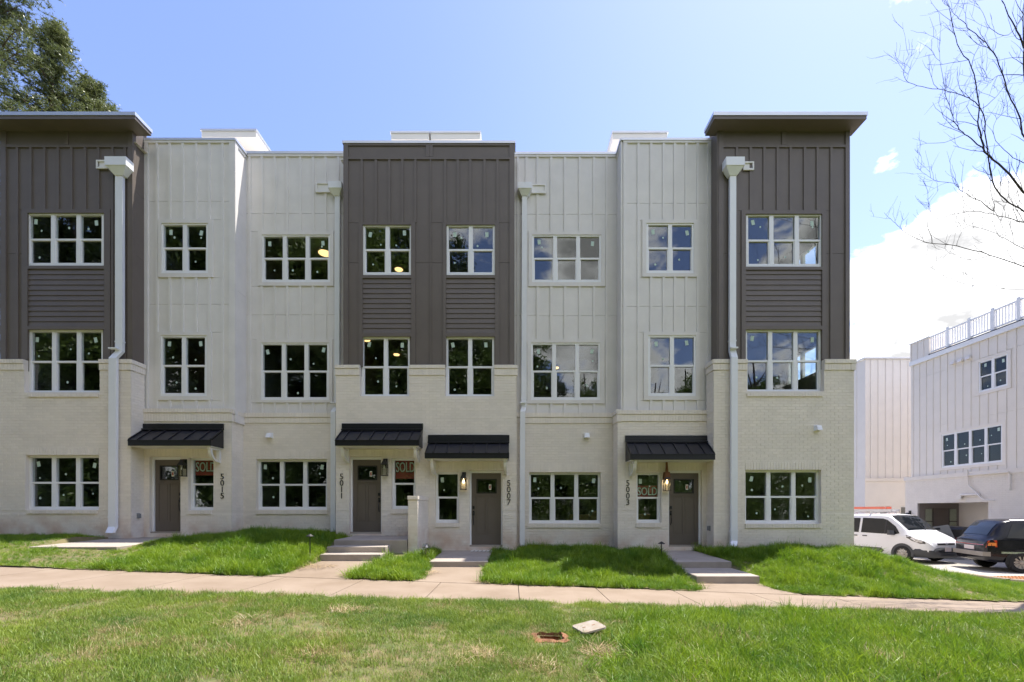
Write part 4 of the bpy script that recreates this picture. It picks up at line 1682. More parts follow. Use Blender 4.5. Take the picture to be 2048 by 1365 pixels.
steps('wide pale stoop slab leading out from the 5015 door at the left', [('stoop', -11.05, -9.05, 10.3, 12.9, .64, .72, .3)])
steps('three-tread concrete steps rising to the 5011 door beside the brick wing wall', [('stoop', -4.45, -2.63, 11.25, 12.9, .735, .76, .5), ('step', -4.44, -3.04, 10.8, 11.247, .60, .60, .5), ('step', -4.43, -3.03, 10.36, 10.797, .46, .46, .5)])
steps('single low stoop slab in front of the 5007 door with a grating by the threshold', [('stoop', -1.95, -.57, 10.6, 12.9, .27, .34, .4)])
steps('two-level concrete stoop in front of the 5003 door', [('stoop', 3.86, 5.17, 10.6, 12.9, .265, .34, .4), ('step', 3.86, 5.17, 9.4, 10.597, .10, .115, .4)])
gr = empty('drain_mat', (-.85, 12.55, .34), label='slotted pale door mat leaning at the foot of the 5007 door wall', cat='mat')
for i in range(7):
    b = MB()
    x0 = -1.15 + i * .11
    b.hexa([(x0, 12.45, .336), (x0 + .055, 12.45, .336), (x0 + .085, 12.62, .342), (x0 + .03, 12.62, .342),
            (x0, 12.45, .352), (x0 + .055, 12.45, .352), (x0 + .085, 12.62, .358), (x0 + .03, 12.62, .358)])
    new('bar', b, M['trimwhite'], gr)

# brick wing wall between 5011 and 5007
wg = empty('wing_wall', (-2.49, 11.9, .1), label='low painted brick wing wall between the 5011 steps and the 5007 stoop', cat='wall')
c = MB()
c.box(-2.605, -2.375, 11.295, 12.77, -.1, 1.74)
new('wall_core', c, M['mortar'], wg)
s = MB()
bricks(s, wall_map('F', 11.295), -2.605, -2.375, -.02, 1.74, [], seed=301)
bricks(s, wall_map('P', -2.375), 11.29, 12.77, -.02, 1.74, [], seed=302)
bricks(s, wall_map('N', -2.605), 11.29, 12.77, -.02, 1.74, [], seed=303)
new('bricks', s, M['brick'], wg, kind='stuff')
c = MB()
c.box(-2.62, -2.36, 11.27, 12.775, 1.742, 1.835)
cpw = new('wall_cap', c, M['mortar'], wg)
s = MB()
for mm, u0, u1 in ((wall_map('F', 11.27), -2.62, -2.36), (wall_map('P', -2.36), 11.27, 12.77)):
    bricks(s, mm, u0, u1, 1.742, 1.835, [], course=.093, blen=.066, gap=.009, depth=.006, bond=False, seed=304)
new('cap_bricks', s, M['brick'], cpw, kind='stuff')


# path lights
def path_light(x, y, z, h, label, wrapped=False):
    e = empty('path_light', (x, y, z), label=label, cat='path light', group='path lights in the grass')
    b = MB()
    b.lathe([(0, -.1), (.011, -.1), (.011, h), (0, h)], 8)
    new('stake', b, M['blackpaint'], e, local=True)
    b = MB()
    b.lathe([(.0, h + .06), (.012, h + .058), (.085, h + .008), (.085, h), (.02, h + .015), (0, h + .015)], 16)
    new('lamp_shade', b, M['blackpaint'], e, local=True)
    if wrapped:
        b = MB()
        rnd = random.Random(3)
        prof = [(.03, .02), (.07, .08), (.085, h * .5), (.095, h - .02), (.10, h + .03), (.05, h + .08), (0, h + .09)]
        b.lathe(prof, 11)
        b.v = [(p[0] + rnd.uniform(-.02, .02), p[1] + rnd.uniform(-.02, .02), p[2] + rnd.uniform(-.015, .015)) for p in b.v]
        new('plastic_wrap', b, M['film'], e, local=True)


M['film'] = glass('clear_film', tint=(.80, .82, .84), ior=1.9, rough=.12)
path_light(PX(620, 10.2), 10.2, .42, .46, 'black path light in the shaded grass left of the 5011 steps')
path_light(PX(852, 10.9), 10.9, .17, .40, 'path light wrapped in clear plastic beside the brick wing wall', wrapped=True)
path_light(PX(1323, 11.2), 11.2, .24, .40, 'black path light left of the 5003 stoop')

# irrigation box: square lid and open pit in the front lawn
e = empty('access_cover', (.92, 5.36, .03), label='pale square plastic lid lying tilted on the front lawn', cat='lid')
b = MB()
pts = []
for cx_, cy_, a0 in ((.12, .10, 0), (-.12, .10, 90), (-.12, -.10, 180), (.12, -.10, 270)):
    for k in range(5):
        a = R(a0 + k * 22.5)
        pts.append((cx_ + .045 * math.cos(a), cy_ + .045 * math.sin(a)))
tl = Matrix.Rotation(R(7), 4, 'X') @ Matrix.Rotation(R(-5), 4, 'Y') @ Matrix.Rotation(R(24), 4, 'Z')
lo = [tuple(tl @ Vector((p[0], p[1], .035))) for p in pts]
hi = [tuple(tl @ Vector((p[0] * .97, p[1] * .97, .055))) for p in pts]
b.poly(lo)
b.poly(hi)
for i in range(len(pts)):
    b.quad(lo[i - 1], lo[i], hi[i], hi[i - 1])
new('lid_plate', b, M['lid'], e, local=True)
b = MB()
for dx in (-.07, .06):
    q = [tl @ Vector((dx + a, bb, .0555)) for a, bb in ((-.02, -.008), (.02, -.008), (.02, .008), (-.02, .008))]
    b.poly([tuple(p) for p in q])
    b.poly([tuple(p + Vector((0, 0, .002))) for p in q])
new('lid_slots', b, M['clay'], e, local=True)
e = empty('valve_box', (.43, 5.1, 0), label='open rectangular pit with a red clay rim in the front lawn', cat='pit')
b = MB()
rnd = random.Random(4)
x0, x1, y0, y1 = PIT
zt = lawn_z(.43, 5.1) + .02
ring_o = [(x0 - .05, y0 - .04), (x1 + .05, y0 - .04), (x1 + .06, y1 + .05), (x0 - .06, y1 + .05)]


def dens_ring(R4, k, jit):
    out = []
    for i in range(4):
        p, q = R4[i], R4[(i + 1) % 4]
        for t in range(k):
            out.append((p[0] + (q[0] - p[0]) * t / k + rnd.uniform(-jit, jit), p[1] + (q[1] - p[1]) * t / k + rnd.uniform(-jit, jit)))
    return out


A = [(p[0], p[1], zt - .01 + rnd.uniform(-.008, .008)) for p in dens_ring(ring_o, 7, .016)]
B = [(p[0], p[1], zt + .012 + rnd.uniform(-.012, .012)) for p in dens_ring([(x0 - .005, y0), (x1, y0), (x1, y1), (x0 - .005, y1)], 7, .008)]
C = [(p[0], p[1], zt - .16) for p in dens_ring([(x0 + .01, y0 + .01), (x1 - .01, y0 + .01), (x1 - .01, y1 - .01), (x0 + .01, y1 - .01)], 7, .006)]
for P, Q in ((A, B), (B, C)):
    for i in range(len(P)):
        b.quad(P[i - 1], P[i], Q[i], Q[i - 1])
b.poly(C)
new('clay_rim', b, M['clay'], e)
b = MB()
b.box(x0 + .03, x1 - .05, y0 + .09, y0 + .13, zt - .155, zt - .09)
new('valve_pipe', b, M['clay'], e)

# driveway, curb, tactile pad
b = MB()
P = CURB + [(60, 11.0), (60, 60), (9.9, 60)]
b.poly([(p[0], p[1], -.5) for p in P])
new('driveway', b, M['drive'], kind='structure')
b = MB()
for i in range(len(CURB) - 1):
    (xa, ya), (xb, yb) = CURB[i], CURB[i + 1]
    dx, dy = xb - xa, yb - ya
    l = math.hypot(dx, dy)
    nx, ny = dy / l * .2, -dx / l * .2     # towards the driveway or lawn side
    za = -.38
    b.hexa([(xa - nx, ya - ny, -.52), (xb - nx, yb - ny, -.52), (xb + nx, yb + ny, -.52), (xa + nx, ya + ny, -.52),
            (xa - nx * .6, ya - ny * .6, za), (xb - nx * .6, yb - ny * .6, za), (xb + nx * .6, yb + ny * .6, za), (xa + nx * .6, ya + ny * .6, za)])
new('curb', b, M['concrete'], kind='structure')
e = empty('tactile_paving', (14.6, 12.6, -.42), label='rust red tactile paving pad at the curb ramp by the dark car', cat='paving')
M['tactile'] = mat('tactile_red', (.40, .17, .06), rough=.8, var=.12, scale=6)
b = MB()
b.box(13.75, 16.6, 12.0, 13.1, -.498, -.44)
pad = new('pad', b, M['tactile'], e)
b = MB()
for i in range(28):
    for j in range(11):
        cx_, cy_ = 13.8 + i * .1, 12.05 + j * .1
        b.hexa([(cx_ - .025, cy_ - .025, -.441), (cx_ + .025, cy_ - .025, -.441), (cx_ + .025, cy_ + .025, -.441), (cx_ - .025, cy_ + .025, -.441),
                (cx_ - .015, cy_ - .015, -.425), (cx_ + .015, cy_ - .015, -.425), (cx_ + .015, cy_ + .015, -.425), (cx_ - .015, cy_ + .015, -.425)])
new('domes', b, M['tactile'], e, kind='stuff')


# ------------------------------------------------------------------ neighbouring buildings at the right
M['nsiding'] = mat('white_siding', (.80, .745, .68), rough=.6, var=.03, bump=.05)
M['nbrick'] = mat('white_painted_brick', (.80, .74, .67), rough=.7, var=.05, bump=.3, bscale=60)
NB = empty('white_building', (22, 20, -.5), label='white three-storey building with a railed roof deck at the right edge', cat='building')
XW = 20.4
m = wall_map('N', XW)
Y0, Y1 = 14.0, 23.0
W_up = (18.5, 6.62, 19.66, 7.95)
W_lo = (18.7, 3.50, 21.35, 5.08)
NOOK = (19.2, -.6, 22.55, 1.85)
b = MB()
holed(b, m, Y0, Y1, 3.18, 9.0, [W_up, W_lo], n=-.02, reveal=.12)
holed(b, wall_map('N', XW - .08), Y0, Y1 + .25, -.6, 3.18, [NOOK], n=0, reveal=2.0)
b.box(XW - .08, XW + .1, Y0, Y1 + .25, 3.0, 3.18)
b.quad((XW, Y1, 3.1), (34, Y1, 3.1), (34, Y1, 10), (XW, Y1, 10))
b.quad((XW, Y1 + .25, -.6), (34, Y1 + .25, -.6), (34, Y1 + .25, 3.1), (XW, Y1 + .25, 3.1))
b.quad((XW, Y0, -.6), (34, Y0, -.6), (34, Y0, 9), (XW, Y0, 9))
b.quad((XW, Y0, 8.95), (34, Y0, 8.95), (34, Y1, 8.95), (XW, Y1, 8.95))
# nook: back and far walls
b.quad((22.31, 19.22, -.6), (22.31, 22.46, -.6), (22.31, 22.46, 1.84), (22.31, 19.22, 1.84))
new('wall', b, M['nsiding'], NB)
s = MB()
bricks(s, wall_map('N', XW - .08), Y0, Y1 + .25, -.5, 2.95, [NOOK], seed=401)
new('bricks', s, M['nbrick'], NB, kind='stuff')
mpiece('brick_cap', M['nbrick'], NB, m, Y0, Y1 + .29, 3.0, 3.2, .08, .13)
bt = [Y1 - .1 - i * .36 for i in range(25)]
cols = sorted(bt + [Y0, Y1])
rows = [3.2, 5.55, 8.1, 8.85]
hl = [(W_up[0] - .12, W_up[1] - .12, W_up[2] + .12, W_up[3] + .12), (W_lo[0] - .12, W_lo[1] - .12, W_lo[2] + .12, W_lo[3] + .12)]
for i in range(len(cols) - 1):
    for j in range(3):
        for r in cut((cols[i], rows[j], cols[i + 1], rows[j + 1]), hl):
            if r[2] - r[0] > .04 and r[3] - r[1] > .04:
                mpiece('siding_panel', M['nsiding'], NB, m, r[0] + .002, r[2] - .002, r[1] + .006, r[3] - .006, -.015, 0)
for y in bt:
    runs = [(3.2, 8.85)]
    for h in hl:
        if h[0] < y < h[2]:
            runs = [q for r in runs for q in (((r[0], h[1]), (h[3], r[1])) if r[0] < h[1] and h[3] < r[1] else (r,))]
    for r in runs:
        if r[1] - r[0] > .1:
            mpiece('batten', M['nsiding'], NB, m, y - .028, y + .028, r[0], r[1], -.004, .022)
for h, w in ((hl[0], W_up), (hl[1], W_lo)):
    for q in ((h[0], w[3], h[2], h[3]), (h[0], h[1], h[2], w[1]), (h[0], w[1], w[0], w[3]), (w[2], w[1], h[2], w[3])):
        mpiece('trim_board', M['nsiding'], NB, m, q[0], q[2], q[1], q[3], -.006, .03)
window(NB, m, W_up[0], W_up[2], W_up[1], W_up[3], .012, 2, seed=61, gm=M['dimglass'])
window(NB, m, W_lo[0], W_lo[2], W_lo[1], W_lo[3], .012, 4, seed=62, gm=M['dimglass'])
mpiece('eave_board', M['white'], NB, m, Y0, Y1 + .02, 8.85, 9.06, -.02, .09)
mpiece('deck_edge', M['black'], NB, m, Y0, Y1 - 1.05, 9.065, 9.10, -.2, .10)
# parapet block at the far end
b = MB()
b.box(XW - .02, XW + 1.2, 22.0, 23.02, 9.06, 9.95)
new('parapet', b, M['nsiding'], NB)
mpiece('coping', M['white'], NB, m, 21.97, 23.05, 9.952, 10.0, -1.2, .06)
for y in (22.3, 22.65, 22.98):
    mpiece('batten', M['nsiding'], NB, m, y - .028, y + .028, 9.07, 9.95, .02, .042)
# rail: posts, rails, balusters
rl = empty('deck_railing', (XW + .02, 18, 9.1))
attach(rl, NB)
rl.matrix_parent_inverse = wmat(NB).inverted()
posts = [21.03, 20.05, 19.07, 18.09, 17.1, 16.1, 15.1]
mpiece('top_rail', M['white'], rl, m, 14.5, 21.97, 9.90, 9.97, -.05, .02)
mpiece('bottom_rail', M['white'], rl, m, 14.5, 21.97, 9.18, 9.235, -.04, .01)
for y in posts:
    mpiece('post', M['white'], rl, m, y - .065, y + .065, 9.10, 10.06, -.08, .05)
y = 21.9
while y > 14.5:
    if all(abs(y - p) > .1 for p in posts):
        mpiece('baluster', M['white'], rl, m, y - .018, y + .018, 9.235, 9.90, -.033, .003)
    y -= .118
# entrance nook: dark door with glazed side lights on its far wall
M['nookbrown'] = mat('nook_brown', (.26, .22, .19), rough=.6, var=.05)
nk = wall_map('F', 22.44)
b = MB()
b.quad((20.34, 22.47, -.6), (22.38, 22.47, -.6), (22.38, 22.47, 1.84), (20.34, 22.47, 1.84))
new('nook_wall', b, M['nookbrown'], NB)
mpiece('front_door', M['door'], NB, nk, 20.98, 21.75, -.48, 1.6, 0, .05, label='dark brown entrance door')
M['sidelight'] = mat('pale_curtain', (.62, .60, .42), rough=.8, var=.08, scale=3)
for (a, c) in ((20.62, 20.92), (21.82, 22.15)):
    mpiece('side_light_blind', M['sidelight'], NB, nk, a, c, .05, 1.55, 0, .012)
    mpiece('side_light_glass', M['glass'], NB, nk, a - .02, c + .02, .0, 1.6, .016, .022)
    mpiece('glazing_bar', M['door'], NB, nk, a - .02, c + .02, .92, .97, .023, .04)
b = MB()
yl, zl = 22.95, 1.28
b.box(XW - .13, XW - .085, yl - .05, yl + .05, zl - .05, zl + .2)
b.hexa([(XW - .32, yl - .1, zl), (XW - .13, yl - .1, zl), (XW - .13, yl + .1, zl), (XW - .32, yl + .1, zl),
        (XW - .25, yl - .05, zl + .1), (XW - .16, yl - .05, zl + .1), (XW - .16, yl + .05, zl + .1), (XW - .25, yl + .05, zl + .1)])
for dx in (-.31, -.14):
    for dy in (-.09, .09):
        b.box(XW + dx - .008, XW + dx + .008, yl + dy - .008, yl + dy + .008, zl - .27, zl)
b.box(XW - .32, XW - .13, yl - .1, yl + .1, zl - .285, zl - .27)
ln = new('wall_lantern', b, M['blackpaint'], NB)
b = MB()
b.box(XW - .30, XW - .15, yl - .08, yl + .08, zl - .265, zl - .005)
new('lantern_glass', b, M['lampglass'], ln)
# pipes and vents on that wall
b = MB()
xo = XW - .16
b.tube([(xo, 19.95, 3.05), (xo, 18.35, 3.05), (xo, 18.30, 2.95), (xo, 18.30, 2.3)], .03, 6)
b.tube([(xo, 20.0, 3.3), (xo, 19.95, 2.6), (xo - .05, 19.3, 1.95), (xo, 18.9, 1.9)], .028, 6)
new('conduit_pipe', b, M['nsiding'], NB)
b = MB()
b.tube([(xo, 20.3, 2.18), (xo, 19.5, 2.18)], .05, 8)
b.box(xo - .05, xo + .06, 20.25, 20.45, 2.0, 2.16)
new('utility_pipe', b, M['nsiding'], NB)
b = MB()
for y in (20.75, 20.4, 20.05):
    b.hexa([(XW - .16, y - .1, 8.22), (XW - .02, y - .1, 8.22), (XW - .02, y + .1, 8.22), (XW - .16, y + .1, 8.22),
            (XW - .10, y - .09, 8.36), (XW - .02, y - .09, 8.36), (XW - .02, y + .09, 8.36), (XW - .10, y + .09, 8.36)])
new('vent_hoods', b, M['nsiding'], NB)
# a room behind its windows
for a, bb, z0, z1 in ((14.3, 22.8, 6.0, 8.8), (14.3, 22.8, 3.1, 5.7)):
    q = MB()
    q.quad((24, a, z0), (24, bb, z0), (24, bb, z1), (24, a, z1))
    q.quad((XW + .15, a, z1), (24, a, z1), (24, bb, z1), (XW + .15, bb, z1))
    q.quad((XW + .15, a, z0), (24, a, z0), (24, bb, z0), (XW + .15, bb, z0))
    q.quad((XW + .15, bb, z0), (24, bb, z0), (24, bb, z1), (XW + .15, bb, z1))
    new('room', q, M['room'], NB)

FB = empty('cream_building', (24, 29, -.5), label='tall cream building seen in the gap behind the white van', cat='building')
fm = wall_map('F', 27.0)
wns = [(22.0, .75, 22.6, 1.75), (23.25, .75, 23.85, 1.75)]
b = MB()
holed(b, fm, 21.2, 30, 3.4, 10.6, [], n=-.02)
holed(b, wall_map('F', 26.9), 21.1, 30, -.6, 3.4, wns, n=0, reveal=.15)
b.quad((21.2, 27, 3.4), (21.2, 36, 3.4), (21.2, 36, 10.6), (21.2, 27, 10.6))
b.quad((21.1, 26.9, -.6), (21.1, 36, -.6), (21.1, 36, 3.4), (21.1, 26.9, 3.4))
b.quad((21.2, 27, 10.6), (30, 27, 10.6), (30, 36, 10.6), (21.2, 36, 10.6))
b.quad((21.1, 26.9, 3.4), (30, 26.9, 3.4), (30, 27.1, 3.4), (21.1, 27.1, 3.4))
new('wall', b, M['nsiding'], FB)
for i in range(17):
    x = 21.55 + i * .45
    mpiece('batten', M['nsiding'], FB, fm, x - .03, x + .03, 3.45, 10.55, -.02, .012)
for z in (5.9, 8.9):
    mpiece('joint_strip', M['nsiding'], FB, fm, 21.2, 30, z, z + .03, -.02, -.008)
mpiece('coping', M['white'], FB, fm, 21.1, 30, 10.6, 10.68, -.4, .08)
mpiece('brick_cap', M['nbrick'], FB, wall_map('F', 26.9), 21.05, 30, 3.25, 3.42, 0, .06)
sm2 = wall_map('N', 21.2)
mpiece('coping', M['white'], FB, sm2, 27.1, 36, 10.6, 10.68, -.4, .06)
for y in (27.7, 28.3, 28.9, 29.5):
    mpiece('batten', M['nsiding'], FB, sm2, y - .03, y + .03, 3.45, 10.55, -.02, .02)
for w in wns:
    window(FB, wall_map('F', 26.9), w[0], w[2], w[1], w[3], -.10, 1, seed=71, stick=False)
b = MB()
b.quad((21.5, 27.4, 0), (25, 27.4, 0), (25, 27.4, 2.4), (21.5, 27.4, 2.4))
new('room', b, M['door'], FB)
b = MB()
b.hexa([(22.3, 28.2, 10.7), (26.5, 28.2, 10.7), (26.5, 30.5, 10.7), (22.3, 30.5, 10.7),
        (22.3, 28.2, 11.05), (26.5, 28.2, 11.2), (26.5, 30.5, 11.2), (22.3, 30.5, 11.05)])
new('stair_penthouse', b, M['nsiding'], FB)
b = MB()
b.box(24.35, 24.6, 26.82, 26.98, 5.5, 5.72)
new('vent_hood', b, M['white'], FB)


# ------------------------------------------------------------------ vehicles
def lerp_tab(tab, x, k):
    if x <= tab[0][0]:
        return tab[0][k]
    for a, b_ in zip(tab, tab[1:]):
        if x <= b_[0]:
            t = (x - a[0]) / (b_[0] - a[0])
            return a[k] + (b_[k] - a[k]) * t
    return tab[-1][k]


class Body:
    """Car body from stations along its length: (x, z_bottom, z_top, half width, half width at the roof, belt z)."""

    def __init__(self, tab):
        self.t = tab

    def at(self, x):
        return [lerp_tab(self.t, x, k) for k in range(1, 6)]

    def half(self, x, z):
        zb, zt, w, wr, be = self.at(x)
        be = min(be, zt - .03)
        zs_ = zt - .07
        if z <= be:
            lo = zb + .22
            if z < lo:
                return w - .05 * (lo - z) / .22
            return w - .012 * abs(z - .62) / .4
        if z >= zs_:
            return wr - .10 * min(1, (z - zs_) / .07) ** 2
        return w - .012 + (wr - w + .012) * (z - be) / max(.01, zs_ - be)

    def section(self, x):
        zb, zt, w, wr, be = self.at(x)
        be = min(be, zt - .03)
        pts = [(0, zb), (w * .8, zb)]
        for z in (zb + .02, zb + .10, zb + .22):
            pts.append((self.half(x, z) - (.03 if z < zb + .05 else 0), z))
        for t in (.2, .45, .7, .9, 1.0):
            z = zb + .22 + (be - zb - .22) * t
            pts.append((self.half(x, z), z))
        for t in (.33, .66, 1.0):
            z = be + (zt - .07 - be) * t
            pts.append((self.half(x, z), z))
        pts.append((wr - .03, zt - .035))
        pts.append((wr - .10, zt - .008))
        pts.append((wr * .5, zt + .012))
        pts.append((0, zt + .018))
        return pts

    def mesh(self, xs):
        b_ = MB()
        secs = [self.section(x) for x in xs]
        n = len(secs[0])
        for x, s in zip(xs, secs):
            for (y, z) in s:
                b_.v.append((x, y, z))
            for (y, z) in s:
                b_.v.append((x, -y, z))
        for i in range(len(xs) - 1):
            for side in (0, n):
                for k in range(n - 1):
                    a = i * 2 * n + side + k
                    c = (i + 1) * 2 * n + side + k
                    b_.f.append((a, a + 1, c + 1, c) if side else (a, c, c + 1, a + 1))
        for i in (0, len(xs) - 1):
            o = i * 2 * n
            b_.f.append(tuple([o + k for k in range(n)] + [o + n + k for k in reversed(range(n))]))
        return b_

    def side_patch(self, poly, off, sgn, thick=.006):
        """Polygon in (x, z) laid on the body side, given some thickness."""
        o_ = [(x, sgn * (self.half(x, z) + off), z) for x, z in poly]
        i_ = [(x, sgn * (self.half(x, z) + off - thick), z) for x, z in poly]
        b_ = MB()
        b_.poly(o_)
        for k in range(len(poly)):
            b_.quad(o_[k - 1], o_[k], i_[k], i_[k - 1])
        return b_

    def top_patch(self, x0, x1, f0, f1, off, nx=8, ny=10, inset=.06):
        """Glass over the top surface between x0 and x1 (front or rear screen)."""
        b_ = MB()
        dx = (x1 - x0) / nx
        rows = []
        for i in range(nx + 1):
            x = x0 + dx * i
            zb, zt, w, wr, be = self.at(x)
            e = .01
            sl = (self.at(x + e)[1] - self.at(x - e)[1]) / (2 * e)
            nn = Vector((-sl, 0, 1)).normalized()
            row = []
            for j in range(ny + 1):
                y = -1 + 2 * j / ny
                yy = y * (wr - inset)
                a = abs(yy) / wr
                z = zt + .018 - .03 * a * a
                row.append((x + nn.x * off, yy, z + nn.z * off))
            rows.append(row)
        for i in range(nx):
            for j in range(ny):
                b_.quad(rows[i][j], rows[i + 1][j], rows[i + 1][j + 1], rows[i][j + 1])
        return b_


M['vanwhite'] = mat('van_white', (.78, .78, .80), rough=.3, var=.02, coat=.4)
M['plastic'] = mat('grey_plastic', (.06, .063, .068), rough=.6, var=.06)
M['tyre'] = mat('tyre_rubber', (.018, .018, .018), rough=.85, var=.1)
M['rim'] = mat('wheel_cover', (.45, .42, .38), rough=.35, metal=.5)
M['carglass'] = mat('tinted_glass', (.012, .014, .016), rough=.04, var=.02, spec=.3, coat=.0)
M['lens'] = mat('lamp_lens', (.10, .095, .09), rough=.12, var=.1, coat=.6)
M['lensclear'] = mat('lamp_reflector', (.55, .53, .50), rough=.15, metal=.4)
M['plate'] = mat('licence_plate', (.62, .55, .56), rough=.4, var=.05)
M['chrome'] = mat('chrome_trim', (.62, .62, .64), rough=.15, metal=.9)
M['orange'] = mat('orange_fibreglass', (.85, .22, .13), rough=.5, var=.1)
M['alu'] = mat('aluminium', (.60, .60, .62), rough=.4, metal=.7)
M['carblack'] = mat('navy_black_paint', (.007, .007, .012), rough=.25, var=.05, spec=.3, coat=.1)
M['bumpergrey'] = mat('worn_bumper', (.30, .27, .24), rough=.5, var=.15)
M['taillight'] = mat('tail_light_red', (.55, .05, .02), rough=.12, var=.1, coat=.6)
M['amber'] = mat('tail_light_amber', (.80, .25, .05), rough=.15, var=.1, coat=.6)


def wheel(parent, x, y, r, sgn, w=.2):
    b_ = MB()
    b_.lathe([(r * .62, -w / 2), (r * .90, -w / 2), (r, -w * .34), (r, w * .34), (r * .90, w / 2), (r * .62, w / 2 - .01)], 28, 'y', (x, y, r))
    wh = new('wheel', b_, M['tyre'], parent, local=True, smooth=True)
    c_ = MB()
    yo = y + sgn * (w / 2 - .03)
    c_.lathe([(r * .64, 0 * sgn), (r * .60, .018 * sgn), (r * .56, .0), (r * .2, -.02 * sgn)], 28, 'y', (x, yo, r))
    for k in range(10):
        a = k * math.pi / 5
        da = .13
        p = []
        for rr, dd in ((r * .14, .22), (r * .60, .12)):
            for s in (-1, 1):
                p.append((x + rr * math.cos(a + s * dd * (1 if rr < .1 else 1)), yo + sgn * .02, r + rr * math.sin(a + s * dd)))
        c_.quad(p[0], p[1], p[3], p[2])
    c_.lathe([(0, .035 * sgn), (r * .15, .03 * sgn), (r * .18, .01 * sgn)], 14, 'y', (x, yo, r))
    new('wheel_cover', c_, M['rim'], wh, local=True)
    d_ = MB()
    d_.lathe([(0, 0), (r * .62, 0)], 20, 'y', (x, yo - sgn * .03, r))
    new('wheel_hub', d_, M['tyre'], wh, local=True)


def arch(parent, x, y, r, sgn, mt):
    b_ = MB()
    n = 16
    o_, i_ = [], []
    for k in range(n + 1):
        a = -.25 + (math.pi + .5) * k / n
        o_.append((x + (r + .075) * math.cos(a), y + sgn * .004, r + (r + .075) * math.sin(a)))
        i_.append((x + r * .5 * math.cos(a), y + sgn * .002, r + r * .5 * math.sin(a)))
    for k in range(n):
        b_.quad(o_[k], o_[k + 1], i_[k + 1], i_[k])
    new('wheel_arch', b_, mt, parent, local=True)


# white van, front towards the camera's right
LV = 4.75
van_tab = [(0.0, .34, 1.72, .80, .66, 1.05), (.10, .30, 1.78, .88, .72, 1.05), (.6, .24, 1.81, .915, .745, 1.04), (2.85, .24, 1.84, .917, .76, 1.02),
           (3.20, .24, 1.81, .917, .76, 1.02), (3.38, .24, 1.74, .917, .75, 1.02), (3.66, .24, 1.52, .917, .77, 1.01), (3.92, .24, 1.28, .912, .79, 1.0), (4.06, .24, 1.165, .908, .83, 1.0),
           (4.18, .24, 1.12, .900, .82, .98), (4.35, .24, 1.045, .885, .79, .94), (4.55, .24, .955, .84, .74, .86), (4.66, .25, .87, .78, .68, .78), (4.73, .28, .78, .70, .60, .68), (4.75, .30, .70, .64, .55, .62)]
VB = Body(van_tab)
VAN = empty('van', (14.85, 21.25, -.5), R(-75), label='white cargo van with ladders on its roof parked behind the terrace corner', cat='van')
xs = [0, .03, .10, .3, .6, 1, 1.5, 2, 2.4, 2.85, 3.05, 3.2, 3.29, 3.38, 3.52, 3.66, 3.8, 3.92, 4.0, 4.06, 4.12, 4.18, 4.26, 4.35, 4.45, 4.55, 4.61, 4.66, 4.70, 4.73, 4.75]
new('body', VB.mesh(xs), M['vanwhite'], VAN, smooth=True, local=True)
new('windscreen', VB.top_patch(3.99, 3.29, 0, 0, .012, inset=.075), M['carglass'], VAN, smooth=True, local=True)
for sg in (1, -1):
    new('side_window', VB.side_patch([(2.30, 1.08), (3.60, 1.05), (3.76, 1.10), (3.58, 1.36), (3.27, 1.60), (3.10, 1.66), (2.30, 1.68)], .012, sg), M['carglass'], VAN, local=True)
    new('side_window', VB.side_patch([(1.30, 1.10), (2.20, 1.08), (2.20, 1.67), (1.30, 1.67)], .012, sg), M['carglass'], VAN, local=True)
    new('side_window', VB.side_patch([(.25, 1.12), (1.20, 1.10), (1.20, 1.67), (.35, 1.65)], .012, sg), M['carglass'], VAN, local=True)
    new('window_pillar', VB.side_patch([(3.22, 1.06), (3.27, 1.06), (3.27, 1.58), (3.22, 1.60)], .020, sg), M['black'], VAN, local=True)
    new('side_cladding', VB.side_patch([(1.25, .30), (3.10, .30), (3.22, .40), (3.10, .50), (1.25, .50)], .014, sg, .02), M['plastic'], VAN, local=True)
    for dx in (2.22, 3.12, 1.25):
        new('door_seam', VB.side_patch([(dx, .50), (dx + .012, .50), (dx + .012, 1.06), (dx, 1.06)], .003, sg, .004), M['plastic'], VAN, local=True)
    for dx in (1.98, 2.38):
        new('door_handle', VB.side_patch([(dx, .93), (dx + .17, .93), (dx + .17, .965), (dx, .965)], .028, sg, .03), M['black'], VAN, local=True)
    hl_ = [(3.98, 1.05), (4.20, .985), (4.42, .90), (4.58, .82), (4.60, .74), (4.45, .74), (4.20, .84), (4.02, .95)]
    h_ = new('headlight', VB.side_patch(hl_, .012, sg, .02), M['lens'], VAN, local=True)
    new('reflector', VB.side_patch([(4.28, .90), (4.50, .82), (4.52, .77), (4.32, .83)], .018, sg, .01), M['lensclear'], h_, local=True)
    mr = MB()
    yy = VB.half(3.5, 1.08)
    mr.hexa([(3.46, sg * (yy + .02), 1.03), (3.62, sg * (yy + .02), 1.03), (3.58, sg * (yy + .24), 1.03), (3.48, sg * (yy + .24), 1.03),
             (3.46, sg * (yy + .02), 1.20), (3.58, sg * (yy + .02), 1.20), (3.55, sg * (yy + .23), 1.22), (3.48, sg * (yy + .23), 1.22)])
    new('wing_mirror', mr, M['plastic'], VAN, local=True)
    for wx in (3.88, .95):
        arch(VAN, wx, sg * .918, .325, sg, M['plastic'])
        wheel(VAN, wx, sg * .835, .325, sg)
bump = Body([(4.22, .22, .50, .935, .92, .4), (4.3, .22, .60, .925, .90, .5), (4.45, .22, .62, .89, .86, .5), (4.6, .22, .62, .82, .78, .5), (4.72, .22, .60, .73, .68, .5), (4.78, .24, .58, .62, .57, .48), (4.80, .28, .54, .5, .45, .44)])
new('front_bumper', bump.mesh([4.22, 4.26, 4.3, 4.38, 4.45, 4.52, 4.6, 4.66, 4.72, 4.75, 4.78, 4.80]), M['plastic'], VAN, smooth=True, local=True)
